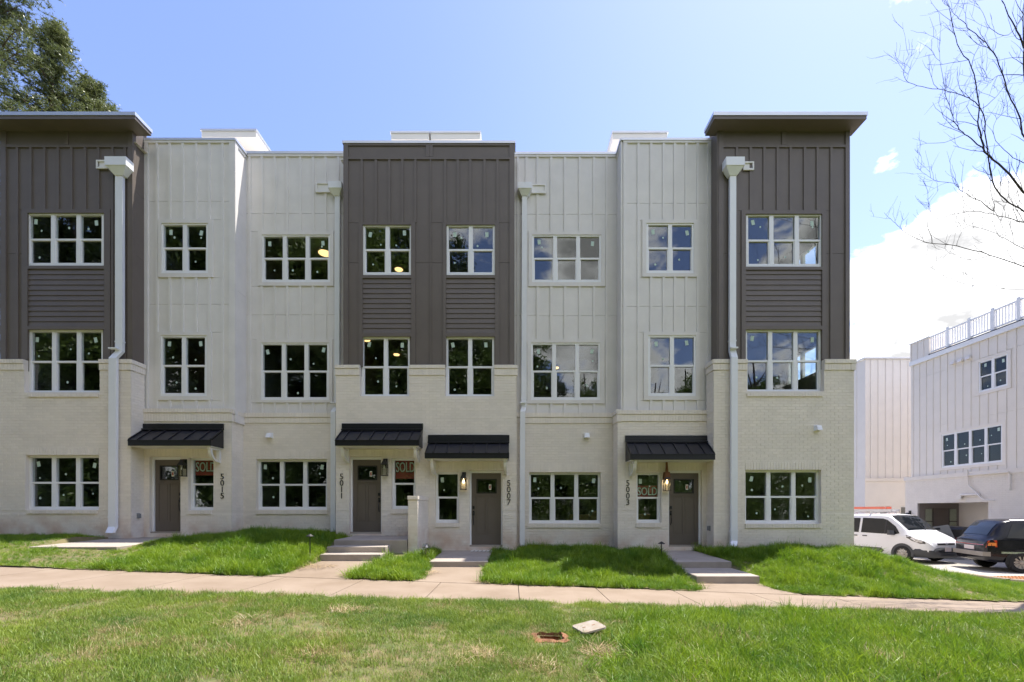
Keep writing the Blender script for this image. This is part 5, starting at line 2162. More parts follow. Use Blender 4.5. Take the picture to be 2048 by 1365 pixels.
g_ = MB()
for z0, z1, hw_, xf in ((.70, .765, .50, 4.762), (.30, .36, .40, 4.806), (.40, .45, .42, 4.806)):
    g_.hexa([(xf - .12, -hw_, z0), (xf, -hw_ * .86, z0), (xf, hw_ * .86, z0), (xf - .12, hw_, z0), (xf - .12, -hw_, z1), (xf, -hw_ * .86, z1), (xf, hw_ * .86, z1), (xf - .12, hw_, z1)])
new('grille', g_, M['black'], VAN, local=True)
e_ = MB()
e_.lathe([(0, 4.775), (.06, 4.773), (.085, 4.765), (.085, 4.74)], 18, 'x', (0, 0, .735))
e_.v = [(p[0], p[1], .735 + (p[2] - .735) * .5) for p in e_.v]
new('badge', e_, M['chrome'], VAN, local=True)
p_ = MB()
p_.box(4.805, 4.818, -.155, .155, .46, .61)
new('licence_plate', p_, M['plate'], VAN, local=True)
rk = MB()
for x in (.9, 1.75, 2.55):
    rk.box(x - .025, x + .025, -.70, .70, 1.90, 1.935)
    for y in (-.68, .68):
        rk.box(x - .03, x + .03, y - .03, y + .03, 1.78, 1.90)
new('roof_rack', rk, M['alu'], VAN, local=True)
wp = MB()
wp.tube([(4.02, .1, 1.225), (3.84, .12, 1.39), (3.6, .16, 1.60)], .010, 5)
new('wiper', wp, M['black'], VAN, local=True)
an = MB()
an.tube([(3.0, .35, 1.84), (2.85, .35, 1.99)], .006, 5)
new('aerial', an, M['black'], VAN, local=True)
for k, (y0, y1, mt, zz, lab, x0, x1) in enumerate(((.18, .60, 'orange', 1.937, 'orange fibreglass ladder lying on the near side of the van roof rack', .2, 2.75),
                                               (-.55, -.14, 'alu', 1.937, 'aluminium ladder lying on the far side of the van roof rack', .3, 3.25),
                                               (.20, .58, 'orange', 2.045, 'upper orange ladder stacked on the ladder on the van roof', .0, 2.45))):
    ld = empty('ladder', (14.85, 21.25, -.5), R(-75), label=lab, cat='ladder', group='ladders on the van roof')
    for y in (y0, y1):
        q = MB()
        q.box(x0, x1, y - .015, y + .015, zz, zz + .10)
        new('rail', q, M[mt], ld, local=True)
    x = x0 + .15
    while x < x1 - .05:
        q = MB()
        q.tube([(x, y0 + .012, zz + .042), (x, y1 - .012, zz + .042)], .016, 8)
        new('rung', q, M['alu'], ld, local=True)
        x += .30

# dark car at the right edge, rear corner towards the camera
car_tab = [(0, .45, .92, .74, .62, .88), (.04, .36, 1.04, .84, .70, 1.0), (.12, .32, 1.12, .885, .72, 1.03), (.30, .30, 1.42, .895, .70, 1.05), (.48, .30, 1.63, .90, .69, 1.05), (.75, .30, 1.68, .90, .69, 1.05),
           (2.0, .30, 1.70, .90, .70, 1.04), (2.6, .30, 1.66, .90, .69, 1.03), (3.35, .30, 1.12, .90, .78, 1.0), (4.2, .30, 1.02, .88, .74, .95), (4.5, .32, .92, .80, .68, .8), (4.6, .36, .8, .7, .6, .7)]
CB = Body(car_tab)
CAR = empty('dark_car', (15.55, 15.30, -.5), R(-19), label='navy black estate car seen from its rear corner at the right edge', cat='car')
xs = [0, .02, .04, .08, .12, .2, .3, .4, .48, .6, .75, 1.2, 2, 2.4, 2.6, 2.8, 3.0, 3.2, 3.35, 3.6, 4.0, 4.2, 4.35, 4.5, 4.55, 4.6]
new('body', CB.mesh(xs), M['carblack'], CAR, smooth=True, local=True)
new('rear_window', CB.top_patch(.15, .42, 0, 0, .010, inset=.10), M['carglass'], CAR, smooth=True, local=True)
for sg in (1, -1):
    new('side_window', CB.side_patch([(.50, 1.10), (1.15, 1.08), (1.15, 1.55), (.72, 1.55)], .010, sg), M['carglass'], CAR, local=True)
    new('side_window', CB.side_patch([(1.25, 1.08), (2.05, 1.07), (2.05, 1.57), (1.25, 1.56)], .010, sg), M['carglass'], CAR, local=True)
    new('side_window', CB.side_patch([(2.14, 1.07), (2.95, 1.06), (2.62, 1.52), (2.14, 1.57)], .010, sg), M['carglass'], CAR, local=True)
    tl_ = new('tail_light', CB.side_patch([(.02, .78), (.05, 1.0), (.25, 1.02), (.25, .80)], .016, sg, .03), M['taillight'], CAR, local=True)
    new('indicator', CB.side_patch([(.04, .84), (.06, .94), (.23, .94), (.23, .84)], .022, sg, .01), M['amber'], tl_, local=True)
    new('side_trim', CB.side_patch([(.35, .60), (3.3, .60), (3.3, .66), (.35, .66)], .014, sg, .02), M['chrome'], CAR, local=True)
    for dx in (1.2, 2.1):
        new('door_seam', CB.side_patch([(dx, .42), (dx + .012, .42), (dx + .012, 1.06), (dx, 1.06)], .003, sg, .004), M['tyre'], CAR, local=True)
    new('roof_rail', CB.side_patch([(.7, 1.655), (2.5, 1.655), (2.5, 1.685), (.7, 1.685)], .03, sg, .03), M['alu'], CAR, local=True)
    for wx in (.85, 3.6):
        arch(CAR, wx, sg * .90, .33, sg, M['tyre'])
        wheel(CAR, wx, sg * .815, .33, sg)
q = MB()
q.hexa([(-.06, -.80, .50), (.10, -.88, .50), (.10, .88, .50), (-.06, .80, .50), (-.06, -.80, .64), (.10, -.88, .64), (.10, .88, .64), (-.06, .80, .64)])
new('rear_bumper', q, M['bumpergrey'], CAR, local=True)
q = MB()
q.hexa([(-.01, -.70, .85), (.02, -.74, .85), (.02, .74, .85), (-.01, .70, .85), (.03, -.70, .93), (.06, -.74, .93), (.06, .74, .93), (.03, .70, .93)])
new('tailgate_reflection', q, M['taillight'], CAR, local=True)  # tail-light reflection across the tailgate, built in as a red strip
q = MB()
q.box(-.012, .0, -.26, .26, .68, .81)
new('licence_plate', q, M['plate'], CAR, local=True)

# grey ribbed panel and bin between the vehicles
M['greypanel'] = mat('grey_panel', (.24, .24, .235), rough=.7, var=.1)
GX, GD = 17.45, 18.35
e = empty('loading_panel', (GX, GD, -.5), R(-28), label='grey ribbed panel with a slot handle standing between the van and the dark car', cat='panel')
q = MB()
tilt = lambda x, y, z: (x - z * .22, y + z * .12, z)
q.hexa([tilt(*p) for p in ((0, 0, 0), (.75, 0, 0), (.75, .05, 0), (0, .05, 0), (0, 0, 1.28), (.62, 0, 1.4), (.62, .05, 1.4), (0, .05, 1.28))])
new('panel_board', q, M['greypanel'], e, local=True)
for k in range(5):
    q = MB()
    x = .06 + k * .135
    q.hexa([tilt(*p) for p in ((x, -.02, .05), (x + .05, -.02, .05), (x + .05, 0, .05), (x, 0, .05), (x, -.02, 1.1), (x + .045, -.02, 1.1), (x + .045, 0, 1.1), (x, 0, 1.1))])
    new('rib', q, M['greypanel'], e, local=True)
q = MB()
q.hexa([tilt(*p) for p in ((.12, -.012, 1.18), (.32, -.012, 1.2), (.32, .0, 1.2), (.12, .0, 1.18), (.12, -.012, 1.25), (.32, -.012, 1.28), (.32, .0, 1.28), (.12, .0, 1.25))])
new('slot_handle', q, M['black'], e, local=True)
e = empty('wheeled_bin', (18.35, 18.55, -.5), R(20), label='black wheeled bin behind the dark car next to the grey panel', cat='bin')
q = MB()
q.hexa([(-.25, -.25, .06), (.25, -.25, .06), (.25, .25, .06), (-.25, .25, .06), (-.33, -.32, 1.2), (.33, -.32, 1.2), (.33, .32, 1.2), (-.33, .32, 1.2)])
new('bin_body', q, M['blackpaint'], e, local=True)
q = MB()
q.hexa([(-.36, -.36, 1.205), (.36, -.36, 1.205), (.36, .36, 1.205), (-.36, .36, 1.205), (-.30, -.33, 1.30), (.30, -.33, 1.30), (.30, .38, 1.34), (-.30, .38, 1.34)])
new('bin_lid', q, M['blackpaint'], e, local=True)
for sx in (-.28, .28):
    q = MB()
    q.lathe([(0, sx - .03), (.1, sx - .03), (.1, sx + .03), (0, sx + .03)], 14, 'x', (0, .27, .1))
    new('bin_wheel', q, M['tyre'], e, local=True)

# ------------------------------------------------------------------ trees
def leaf_cloud(centres, per, size, spread, seed, needle=False, flat=1.0):
    """Small leaf-shaped faces spread round many clump centres (numpy for speed)."""
    rng = np.random.default_rng(seed)
    C = np.repeat(np.array(centres, float), per, axis=0)
    n = len(C)
    off = rng.normal(size=(n, 3))
    off /= np.linalg.norm(off, axis=1)[:, None] + 1e-9
    if needle:
        dirv = off.copy()
        dirv[:, 2] = dirv[:, 2] * .7 + .25
        P = C
        L = size * rng.uniform(.6, 1.2, (n, 1))
        W = size * .05
        rnd = rng.normal(size=(n, 3))
        side = np.cross(dirv, rnd)
        side /= np.linalg.norm(side, axis=1)[:, None] + 1e-9
        v = np.stack([P - side * W, P + side * W, P + dirv * L], axis=1)
        k = 3
    else:
        P = C + off * spread * rng.uniform(.15, 1, (n, 1)) * np.array([1, 1, flat])
        a = rng.normal(size=(n, 3))
        a /= np.linalg.norm(a, axis=1)[:, None]
        b = np.cross(a, rng.normal(size=(n, 3)))
        b /= np.linalg.norm(b, axis=1)[:, None] + 1e-9
        s = size * rng.uniform(.6, 1.3, (n, 1))
        v = np.stack([P - a * s, P - b * s * .45, P + a * s, P + b * s * .45], axis=1)
        k = 4
    v = v.reshape(-1, 3)
    m = MB()
    me = bpy.data.meshes.new('foliage')
    me.vertices.add(len(v))
    me.vertices.foreach_set('co', v.astype(np.float32).ravel())
    me.loops.add(n * k)
    me.loops.foreach_set('vertex_index', np.arange(n * k, dtype=np.int32))
    me.polygons.add(n)
    me.polygons.foreach_set('loop_start', np.arange(0, n * k, k, dtype=np.int32))
    me.polygons.foreach_set('loop_total', np.full(n, k, dtype=np.int32))
    me.update(calc_edges=True)
    return me


def curve_pts(pts, n, jit, rnd):
    """Catmull-Rom through pts with small irregular kinks."""
    P = [Vector(p) for p in pts]
    P = [P[0] * 2 - P[1]] + P + [P[-1] * 2 - P[-2]]
    out = []
    for i in range(1, len(P) - 2):
        for k in range(n):
            t = k / n
            a, b, c, d = P[i - 1], P[i], P[i + 1], P[i + 2]
            q = .5 * ((2 * b) + (c - a) * t + (2 * a - 5 * b + 4 * c - d) * t * t + (3 * b - a - 3 * c + d) * t ** 3)
            out.append(q + Vector((rnd.uniform(-jit, jit), rnd.uniform(-jit, jit), rnd.uniform(-jit, jit))))
    out.append(P[-2])
    return out


# bare tree at the right edge: trunk just outside the frame, limbs reaching in
TX, TY = 11.9, 9.6
BT = empty('bare_tree', (TX, TY, -.4), label='leafless tree whose thin branches reach into the sky at the right', cat='tree')
rnd = random.Random(11)
tk = MB()
trunk = curve_pts([(TX, TY, -.5), (TX + .05, TY, 2), (TX - .05, TY + .05, 4.5), (TX + .1, TY, 7), (TX, TY - .1, 9.5), (TX + .1, TY, 12.5), (TX, TY, 15)], 4, .01, rnd)
tk.tube(trunk, [.15 - .13 * i / len(trunk) for i in range(len(trunk))], 8)
new('trunk', tk, M['bark'], BT, smooth=True)


def Bp(u, v, dy=0.0):
    """Point of a limb from its place in the 785-wide view of the tree, at depth TY+dy."""
    px, py = 1680 + u / 2.133, v / 2.133
    return Vector((PX(px, TY + dy), TY + dy, PZ(py, TY + dy)))


LIMBS = [  # (radius, points as (u, v, depth offset)) from the trunk outwards
    (.042, [(1010, 1000, 0), (900, 890, -.2), (785, 820, -.3), (700, 720, -.4), (620, 645, -.5), (592, 540, -.5), (592, 450, -.5), (562, 285, -.45), (500, 190, -.4), (470, 60, -.4), (440, -30, -.4)]),
    (.034, [(1010, 760, 0), (880, 680, .2), (785, 590, .3), (768, 510, .3), (720, 400, .4), (688, 300, .4), (640, 205, .4), (560, 130, .45), (515, 85, .45), (480, 55, .5), (450, -20, .5)]),
    (.032, [(1010, 1060, 0), (880, 960, .3), (785, 905, .4), (700, 850, .5), (652, 775, .5), (630, 650, .5), (612, 490, .5), (575, 440, .5), (520, 405, .5), (440, 386, .5), (350, 370, .5), (285, 345, .5), (274, 285, .5), (300, 222, .5)]),
    (.020, [(1010, 1050, 0), (880, 990, -.4), (785, 950, -.6), (680, 922, -.7), (600, 906, -.7), (500, 910, -.7), (425, 935, -.7), (388, 905, -.7), (378, 865, -.7)]),
    (.026, [(1010, 1260, 0), (890, 1190, .2), (785, 1140, .3), (640, 1090, .3), (500, 1050, .3), (360, 1032, .3), (270, 985, .3), (225, 945, .3), (188, 908, .3)]),
    (.018, [(1010, 1180, 0), (890, 1110, -.3), (785, 1060, -.4), (700, 1018, -.4), (640, 985, -.4), (560, 965, -.4), (500, 950, -.4)]),
    (.017, [(1010, 1330, 0), (880, 1260, -.2), (785, 1238, -.3), (640, 1228, -.3), (530, 1212, -.3), (440, 1176, -.3), (425, 1165, -.3)]),
    (.045, [(1010, 420, 0), (880, 300, .1), (785, 200, .2), (745, 110, .2), (700, 20, .2), (670, -40, .2)]),
    (.050, [(1010, 700, 0), (870, 520, -.2), (790, 360, -.3), (782, 200, -.3), (780, 60, -.3), (790, -60, -.3)]),
    (.020, [(620, 645, -.5), (560, 590, -.5), (510, 555, -.5), (478, 500, -.5), (452, 400, -.5), (430, 290, -.5), (425, 160, -.5)]),
    (.015, [(650, 900, .4), (600, 860, .4), (520, 820, .4), (485, 785, .4), (400, 768, .4), (360, 740, .4), (322, 716, .4)]),
    (.015, [(785, 320, 0), (690, 320, 0), (640, 345, 0), (590, 345, 0)]),
    (.013, [(785, 60, .5), (720, 150, .5), (640, 120, .5), (600, 40, .5), (550, 0, .5)]),
    (.014, [(630, 650, .5), (640, 740, .5), (655, 880, .5), (690, 960, .5), (715, 1020, .5)]),
    (.013, [(785, 700, .6), (700, 640, .6), (650, 560, .6), (700, 480, .6), (760, 540, .6)]),
    (.012, [(640, 1090, .3), (560, 1110, .3), (470, 1080, .3), (390, 1050, .3)]),
    (.012, [(590, 480, -.5), (660, 420, -.5), (720, 350, -.5), (790, 320, -.5)]),
]
bmesh_branches = []
TW = []
for li, (r0, pts) in enumerate(LIMBS):
    ps = curve_pts([Bp(*p) for p in pts], 4, .012, rnd)
    b = MB()
    n = len(ps)
    rs = [max(.003, .9 * r0 * (1 - .88 * (i / (n - 1)) ** .8)) for i in range(n)]
    b.tube(ps, [q * .66 for q in rs], 6)
    new('branch', b, M['bark'], BT, smooth=True)
    for i in range(4, n - 1):
        if rnd.random() < .6:
            TW.append((ps[i], (ps[i + 1] - ps[i - 1]).normalized(), rs[i], 0))
tw = MB()
while TW:
    p, t, r, lev = TW.pop()
    ax = Vector((rnd.gauss(0, 1), rnd.gauss(0, .5), rnd.gauss(.35, .8)))
    d = (t * .75 + ax.normalized() * .85 + Vector((-.10, 0, .22))).normalized()
    L = rnd.uniform(.25, .75) * (1 if lev == 0 else .55)
    pts, dd = [p], d
    k = 5
    for i in range(k):
        dd = (dd + Vector((rnd.gauss(0, .16), rnd.gauss(0, .12), rnd.gauss(.06, .14)))).normalized()
        pts.append(pts[-1] + dd * L / k)
    rr = min(.006, max(.0028, r * .45))
    tw.tube(pts, [rr * (1 - .55 * i / k) for i in range(k + 1)], 4, cap=False)
    if lev < 2:
        for i in range(1, k):
            if rnd.random() < (.4 if lev == 0 else .2):
                TW.append((pts[i], dd, rr, lev + 1))
new('twigs', tw, M['bark'], BT, kind='stuff')

# evergreen behind the left tower
def evergreen(x, y, z0, h, rad, seed, label, nb=60, base=.35):
    rnd = random.Random(seed)
    e = empty('evergreen_tree', (x, y, z0), label=label, cat='tree', group='evergreens behind the left tower')
    b = MB()
    b.tube([(x, y, z0), (x + .1, y, z0 + h * .4), (x - .1, y, z0 + h * .75), (x, y, z0 + h)], [.28, .2, .11, .02], 8)
    limbs = MB()
    tips = []
    for i in range(nb):
        t = base + (1 - base) * (i + rnd.random()) / nb
        zz = z0 + h * t
        a = rnd.uniform(0, 2 * math.pi)
        L = rad * (1 - ((t - base) / (1 - base)) ** 1.3 * .93) * rnd.uniform(.65, 1.1)
        p0 = Vector((x, y, zz))
        dirv = Vector((math.cos(a), math.sin(a), rnd.uniform(-.05, .30)))
        ps = [p0]
        for k in range(5):
            dirv = (dirv + Vector((rnd.gauss(0, .10), rnd.gauss(0, .10), .05))).normalized()
            ps.append(ps[-1] + dirv * L / 5)
        limbs.tube(ps, [.05, .04, .032, .024, .016, .008], 5, cap=False)
        for k in range(1, 6):
            for s in range(4 if k > 1 else 2):
                q = ps[k] + Vector((rnd.gauss(0, .30), rnd.gauss(0, .30), rnd.gauss(.05, .18))) * min(1, L / 2.5)
                if rnd.random() < .55:
                    limbs.tube([ps[k], q], [.012, .006], 4, cap=False)
                for u in range(4):
                    tips.append(tuple(q + Vector((rnd.gauss(0, .16), rnd.gauss(0, .16), rnd.gauss(.02, .10)))))
    new('trunk', b, M['pinebark'], e, smooth=True)
    new('limbs', limbs, M['pinebark'], e)
    me = leaf_cloud(tips, 18, .19, 0, seed, needle=True)
    me.materials.append(M['needle'])
    new('foliage', me, None, e, kind='stuff')
    me2 = leaf_cloud(tips, 3, .055, .22, seed + 1)
    me2.materials.append(M['needle'])
    new('leaf_sprays', me2, None, e, kind='stuff')


evergreen(-23.6, 20.0, -.5, 32, 5.9, 5, 'tall evergreen with loose green sprays behind the far left of the dark tower', nb=140, base=.25)
evergreen(-20.9, 20.5, -.5, 24.2, 3.7, 6, 'mid-height evergreen in the middle of the three behind the left tower', nb=90, base=.30)
evergreen(-20.0, 21.5, -.5, 22.2, 4.6, 8, 'lowest evergreen at the right of the three behind the left tower', nb=95, base=.40)


# woodland behind the viewpoint, seen mirrored in the window panes
def crown(seed, rx, rz, n, per, size):
    rnd = random.Random(seed)
    cs = []
    while len(cs) < n:
        p = Vector((rnd.uniform(-1, 1), rnd.uniform(-1, 1), rnd.uniform(-1, 1)))
        if .25 < p.length < 1:
            bump_ = .8 + .25 * math.sin(p.x * 5 + seed) * math.sin(p.y * 4 + p.z * 5)
            cs.append((p.x * rx * bump_, p.y * rx * bump_, p.z * rz * bump_))
    return leaf_cloud(cs, per, size, rx * .22, seed)


CR = [crown(21, 3.6, 6.0, 190, 95, .145), crown(22, 3.0, 7.0, 180, 95, .135), crown(23, 4.4, 5.5, 220, 95, .15)]
for i, c in enumerate(CR):
    c.materials.append(M['leaf'] if i != 1 else M['leafdark'])


def trunk_mesh(seed):
    rnd = random.Random(seed)
    b = MB()
    b.tube([(0, 0, 0), (.1, 0, .35), (.05, .05, .7), (0, 0, 1)], [.024, .019, .014, .006], 8)
    for k in range(14):
        a, t = rnd.uniform(0, 6.28), rnd.uniform(.35, .85)
        b.tube([(0, 0, t), (.07 * math.cos(a), .07 * math.sin(a), t + .06), (.17 * math.cos(a), .17 * math.sin(a), t + .15)], [.009, .006, .002], 5, cap=False)
    return b.mesh('trunk', M['bark'])


TM = [trunk_mesh(1), trunk_mesh(2)]
SPOTS = [(-40, -14, 25), (-33, -11, 27), (-27, -16, 29), (-22, -12, 27), (-17, -15, 26), (-12.5, -11.5, 23), (-9, -16, 25), (-5.5, -13, 21), (-2.5, -18, 22), (.8, -13, 19.5), (4, -19, 17.5),
         (7.0, -17, 16.0), (10.5, -20, 17.5), (14, -18, 15.0), (18, -21, 17.5), (23, -18, 17), (28, -17, 17), (34, -20, 19), (41, -18, 20), (-48, -18, 27), (50, -22, 20), (-30, -24, 30), (-14, -24, 28)]
for i, (x, y, h) in enumerate(SPOTS):
    h *= 1.28 if x < -3 else 1.0
    k = i % 3
    e = empty('woodland_tree', (x, y, -.4), (i * 1.7) % 6.28, label='leafy woodland tree facing the terrace and mirrored in its window panes', cat='tree', group='woodland facing the terrace')
    t = bpy.data.objects.new('trunk', TM[i % 2])
    COL.objects.link(t)
    t.parent = e
    t.scale = (h * .55, h * .55, h * .95)
    for j, (dz, s) in enumerate(((.68, 1.0), (.42, .9), (.2, .8))):
        c = bpy.data.objects.new('crown', CR[(k + j) % 3])
        COL.objects.link(c)
        c.parent = e
        c.location = (math.sin(i * 3.1 + j * 2) * .8, math.cos(i * 2.3 + j) * .8, h * dz)
        c.scale = (s * h / 21, s * h / 21, h / 21 * .9)
        c.rotation_euler = (0, 0, i + j * 2.1)
        c['kind'] = 'stuff'
# low undergrowth along the woodland edge
rnd = random.Random(77)
cs = [(rnd.uniform(-44, 44), rnd.uniform(-14, -9.5), rnd.uniform(.0, 5.0)) for _ in range(900)]
me = leaf_cloud(cs, 80, .12, .9, 91)
me.materials.append(M['leaf'])
new('undergrowth', me, kind='stuff')


# ------------------------------------------------------------------ grass
def tuft(seed, n, h, spread, lean, w, mt, curl=.5):
    rnd = random.Random(seed)
    b = MB()
    for i in range(n):
        a = rnd.uniform(0, 6.283)
        r = spread * math.sqrt(rnd.random())
        x, y = r * math.cos(a), r * math.sin(a)
        d = rnd.uniform(0, 6.283)
        L = h * rnd.uniform(.5, 1.15)
        ln = lean * rnd.uniform(.3, 1.3)
        dx, dy = math.cos(d), math.sin(d)
        sx, sy = -dy * w / 2, dx * w / 2
        p = []
        for t in (0, .4, .75, 1):
            o = ln * L * (t ** (1 + curl))
            z = L * t * (1 - .35 * ln * t * t)
            p.append((x + dx * o, y + dy * o, z - .01))
        n0 = len(b.v)
        for k, ww in enumerate((1, .85, .55)):
            b.v.append((p[k][0] - sx * ww, p[k][1] - sy * ww, p[k][2]))
            b.v.append((p[k][0] + sx * ww, p[k][1] + sy * ww, p[k][2]))
        b.v.append(p[3])
        b.f += [(n0, n0 + 1, n0 + 3, n0 + 2), (n0 + 2, n0 + 3, n0 + 5, n0 + 4), (n0 + 4, n0 + 5, n0 + 6)]
    return b.mesh('tuft', mt)


def tuft_set(name, specs, mt):
    c = bpy.data.collections.new(name)
    for i, s in enumerate(specs):
        o = bpy.data.objects.new(name + '_tuft', tuft(*s, mt))
        c.objects.link(o)
    return c


TUFT_LAWN = tuft_set('lawn', [(1, 26, .062, .075, .7, .0036), (2, 22, .055, .08, .9, .0034), (3, 28, .075, .07, .6, .0036), (4, 18, .05, .09, 1.1, .0038), (5, 24, .085, .06, .8, .0034)], M['grass'])
TUFT_LUSH = tuft_set('lush', [(11, 26, .19, .09, .6, .0058), (12, 24, .17, .10, .9, .006), (13, 28, .22, .08, .7, .0055), (14, 22, .16, .11, 1.2, .006)], M['lush'])
TUFT_STRAW = tuft_set('straw', [(21, 16, .11, .10, 2.2, .004), (22, 14, .09, .12, 2.6, .0045), (23, 18, .12, .08, 2.0, .004)], M['straw'])


def gn_scatter(name, me, coll, density, seed, smin, smax, kind='stuff', tilt=.25):
    """Scatters tufts over a mesh; the mesh's own 'dens' and 'hgt' vertex values steer number and size."""
    o = bpy.data.objects.new(name, me)
    COL.objects.link(o)
    o['kind'] = kind
    ng = bpy.data.node_groups.new(name + '_scatter', 'GeometryNodeTree')
    ng.interface.new_socket('Geometry', in_out='INPUT', socket_type='NodeSocketGeometry')
    ng.interface.new_socket('Geometry', in_out='OUTPUT', socket_type='NodeSocketGeometry')
    N, L = ng.nodes, ng.links
    gi, go = N.new('NodeGroupInput'), N.new('NodeGroupOutput')
    ds = N.new('GeometryNodeDistributePointsOnFaces')
    ds.inputs['Seed'].default_value = seed
    at = N.new('GeometryNodeInputNamedAttribute')
    at.data_type = 'FLOAT'
    at.inputs['Name'].default_value = 'dens'
    mu = N.new('ShaderNodeMath')
    mu.operation = 'MULTIPLY'
    mu.inputs[1].default_value = density
    L.new(at.outputs['Attribute'], mu.inputs[0])
    L.new(mu.outputs[0], ds.inputs['Density'])
    L.new(gi.outputs[0], ds.inputs['Mesh'])
    ci = N.new('GeometryNodeCollectionInfo')
    ci.inputs['Collection'].default_value = coll
    ci.inputs['Separate Children'].default_value = True
    ci.inputs['Reset Children'].default_value = True
    ip = N.new('GeometryNodeInstanceOnPoints')
    ip.inputs['Pick Instance'].default_value = True
    L.new(ds.outputs['Points'], ip.inputs['Points'])
    L.new(ci.outputs[0], ip.inputs['Instance'])
    rv = N.new('FunctionNodeRandomValue')
    rv.data_type = 'FLOAT_VECTOR'
    rv.inputs['Min'].default_value = (-tilt, -tilt, 0)
    rv.inputs['Max'].default_value = (tilt, tilt, 6.283)
    L.new(rv.outputs['Value'], ip.inputs['Rotation'])
    rs = N.new('FunctionNodeRandomValue')
    rs.data_type = 'FLOAT'
    rs.inputs[2].default_value = smin
    rs.inputs[3].default_value = smax
    ah = N.new('GeometryNodeInputNamedAttribute')
    ah.data_type = 'FLOAT'
    ah.inputs['Name'].default_value = 'hgt'
    m2 = N.new('ShaderNodeMath')
    m2.operation = 'MULTIPLY'
    L.new(rs.outputs[1], m2.inputs[0])
    L.new(ah.outputs['Attribute'], m2.inputs[1])
    L.new(m2.outputs[0], ip.inputs['Scale'])
    L.new(ip.outputs[0], go.inputs[0])
    md = o.modifiers.new('scatter', 'NODES')
    md.node_group = ng
    return o


def with_attr(src, dens, hgt):
    me = src.copy()
    n = len(me.vertices)
    co = np.empty(n * 3, np.float32)
    me.vertices.foreach_get('co', co)
    co = co.reshape(-1, 3)
    for nm, fn in (('dens', dens), ('hgt', hgt)):
        a = me.attributes.new(nm, 'FLOAT', 'POINT')
        a.data.foreach_set('value', np.array([fn(float(x), float(y)) for x, y, z in co], np.float32))
    return me


def vnoise(x, y, s, seed=0):
    """Cheap smooth value noise."""
    x, y = x * s + seed * 17.3, y * s + seed * 9.1
    i, j = math.floor(x), math.floor(y)
    fx, fy = smooth(x - i), smooth(y - j)
    h = lambda a, b: (math.sin(a * 127.1 + b * 311.7 + seed) * 43758.5453) % 1.0
    return (h(i, j) * (1 - fx) + h(i + 1, j) * fx) * (1 - fy) + (h(i, j + 1) * (1 - fx) + h(i + 1, j + 1) * fx) * fy


def lush_right(x, y):
    """The front lawn grows longer towards the camera's right."""
    return smooth((x - 1.2 + (6.2 - y) * .35) / 1.6) * smooth((6.9 - y) / .8)


def d_front(x, y):
    if abs(x) > y * 1.25 + .6:
        return 0.0
    n = vnoise(x, y, 1.1, 1) * .6 + vnoise(x, y, 3.1, 2) * .4
    if PIT[0] - .07 < x < PIT[1] + .07 and PIT[2] - .12 < y < PIT[3] + .06:
        return 0.0
    bare = max(0, smooth((.34 - vnoise(x, y, 1.9, 12)) / .16)) * (1 - lush_right(x, y))
    return (.45 + .75 * n) * (1 - .62 * bare)


def h_front(x, y):
    n = vnoise(x, y, 1.3, 3) * .6 + vnoise(x, y, 4, 4) * .4
    return (.65 + .75 * n) * (1 + .9 * lush_right(x, y))


gn_scatter('lawn_grass', with_attr(front_me, d_front, h_front), TUFT_LAWN, 620, 3, .7, 1.35)
gn_scatter('long_grass', with_attr(front_me, lambda x, y: lush_right(x, y) * (1.0 if abs(x) < y * 1.25 + .6 else 0), lambda x, y: .85 + .6 * vnoise(x, y, 2, 9)), TUFT_LUSH, 300, 4, .6, 1.15, tilt=.85)


def d_back(x, y):
    n = vnoise(x, y, 1.4, 5)
    edge = 1.0
    if paved(x, y, .03):
        return 0.0
    if x < -9 and y > 9.2:
        edge = .8
    return (.7 + .6 * n) * edge


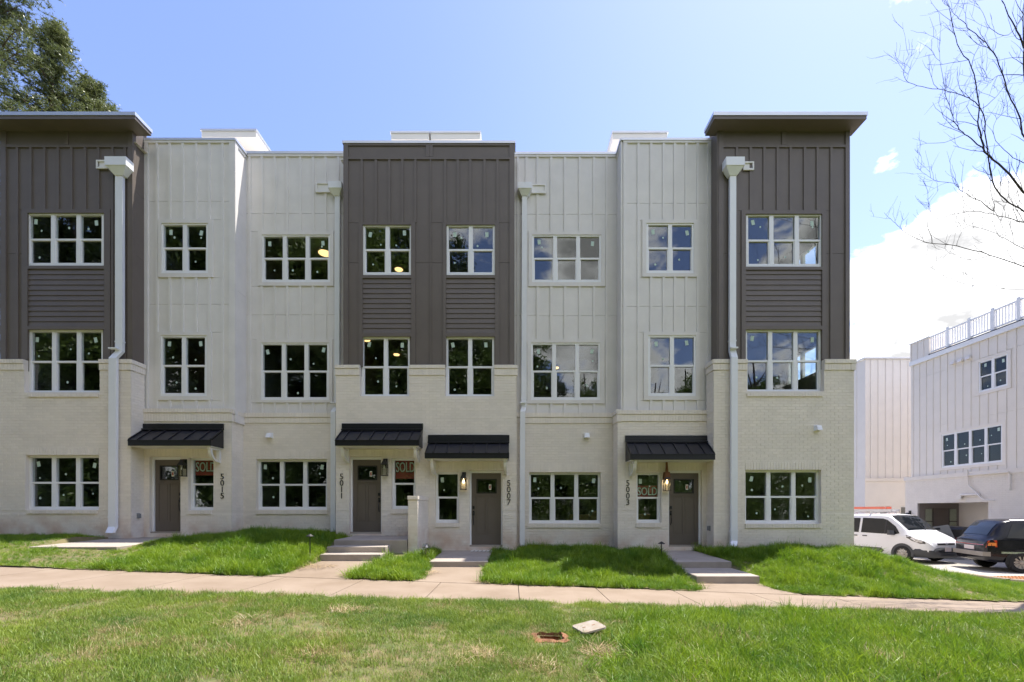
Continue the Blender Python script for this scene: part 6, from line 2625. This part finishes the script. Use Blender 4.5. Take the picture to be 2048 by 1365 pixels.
def h_back(x, y):
    n = vnoise(x, y, 1.5, 6) * .5 + vnoise(x, y, 4.8, 7) * .5
    low = .45 if x < -8.4 else 1.0
    k = 1.0
    if x > 9.0:
        k = .6
    if x > 10.5 and y < 10.6:
        k = .5
    return (.35 + 1.25 * n * n + .25 * n) * low * k


gn_scatter('back_lawn_grass', with_attr(back_me, d_back, h_back), TUFT_LUSH, 340, 6, .7, 1.3, tilt=.45)


def straw_d(x, y):
    d = 0
    for cx_, cy_, r, s in ((.95, 4.55, .35, 1), (-.35, 4.35, .3, .8), (1.15, 5.6, .16, .8), (-2.2, 6.0, .35, .7), (-1.9, 4.3, .3, .5), (.2, 4.1, .25, .8), (-3.2, 5.3, .3, .4), (2.0, 4.9, .2, .5)):
        d = max(d, s * (1 - smooth(math.hypot(x - cx_, y - cy_) / r)))
    return d


gn_scatter('dry_straw', with_attr(front_me, straw_d, lambda x, y: .9), TUFT_STRAW, 420, 8, .6, 1.2, tilt=.5)
# straw heaps at the walk edges
b = MB()
rnd = random.Random(5)
for cx_, cy_, zz, rr, n in ((-4.35, 9.75, .26, .42, 260), (-1.95, 9.7, .13, .32, 200), (-.55, 9.0, .05, .2, 70), (-3.25, 9.1, .16, .2, 70), (3.9, 9.3, -.05, .25, 70)):
    for i in range(n):
        a, r = rnd.uniform(0, 6.28), rr * rnd.random() ** .6
        x, y = cx_ + r * math.cos(a) * 1.3, cy_ + r * math.sin(a)
        d, L = rnd.uniform(0, 6.28), rnd.uniform(.06, .2)
        dx, dy = math.cos(d) * L / 2, math.sin(d) * L / 2
        z = zz + rnd.uniform(.0, .05) * (1 - r / rr / 1.2)
        wx, wy = -math.sin(d) * .0025, math.cos(d) * .0025
        dz = rnd.uniform(-.015, .02)
        b.quad((x - dx - wx, y - dy - wy, z - dz), (x - dx + wx, y - dy + wy, z - dz), (x + dx + wx, y + dy + wy, z + dz), (x + dx - wx, y + dy - wy, z + dz))
new('straw_heap', b, M['straw'], kind='stuff')
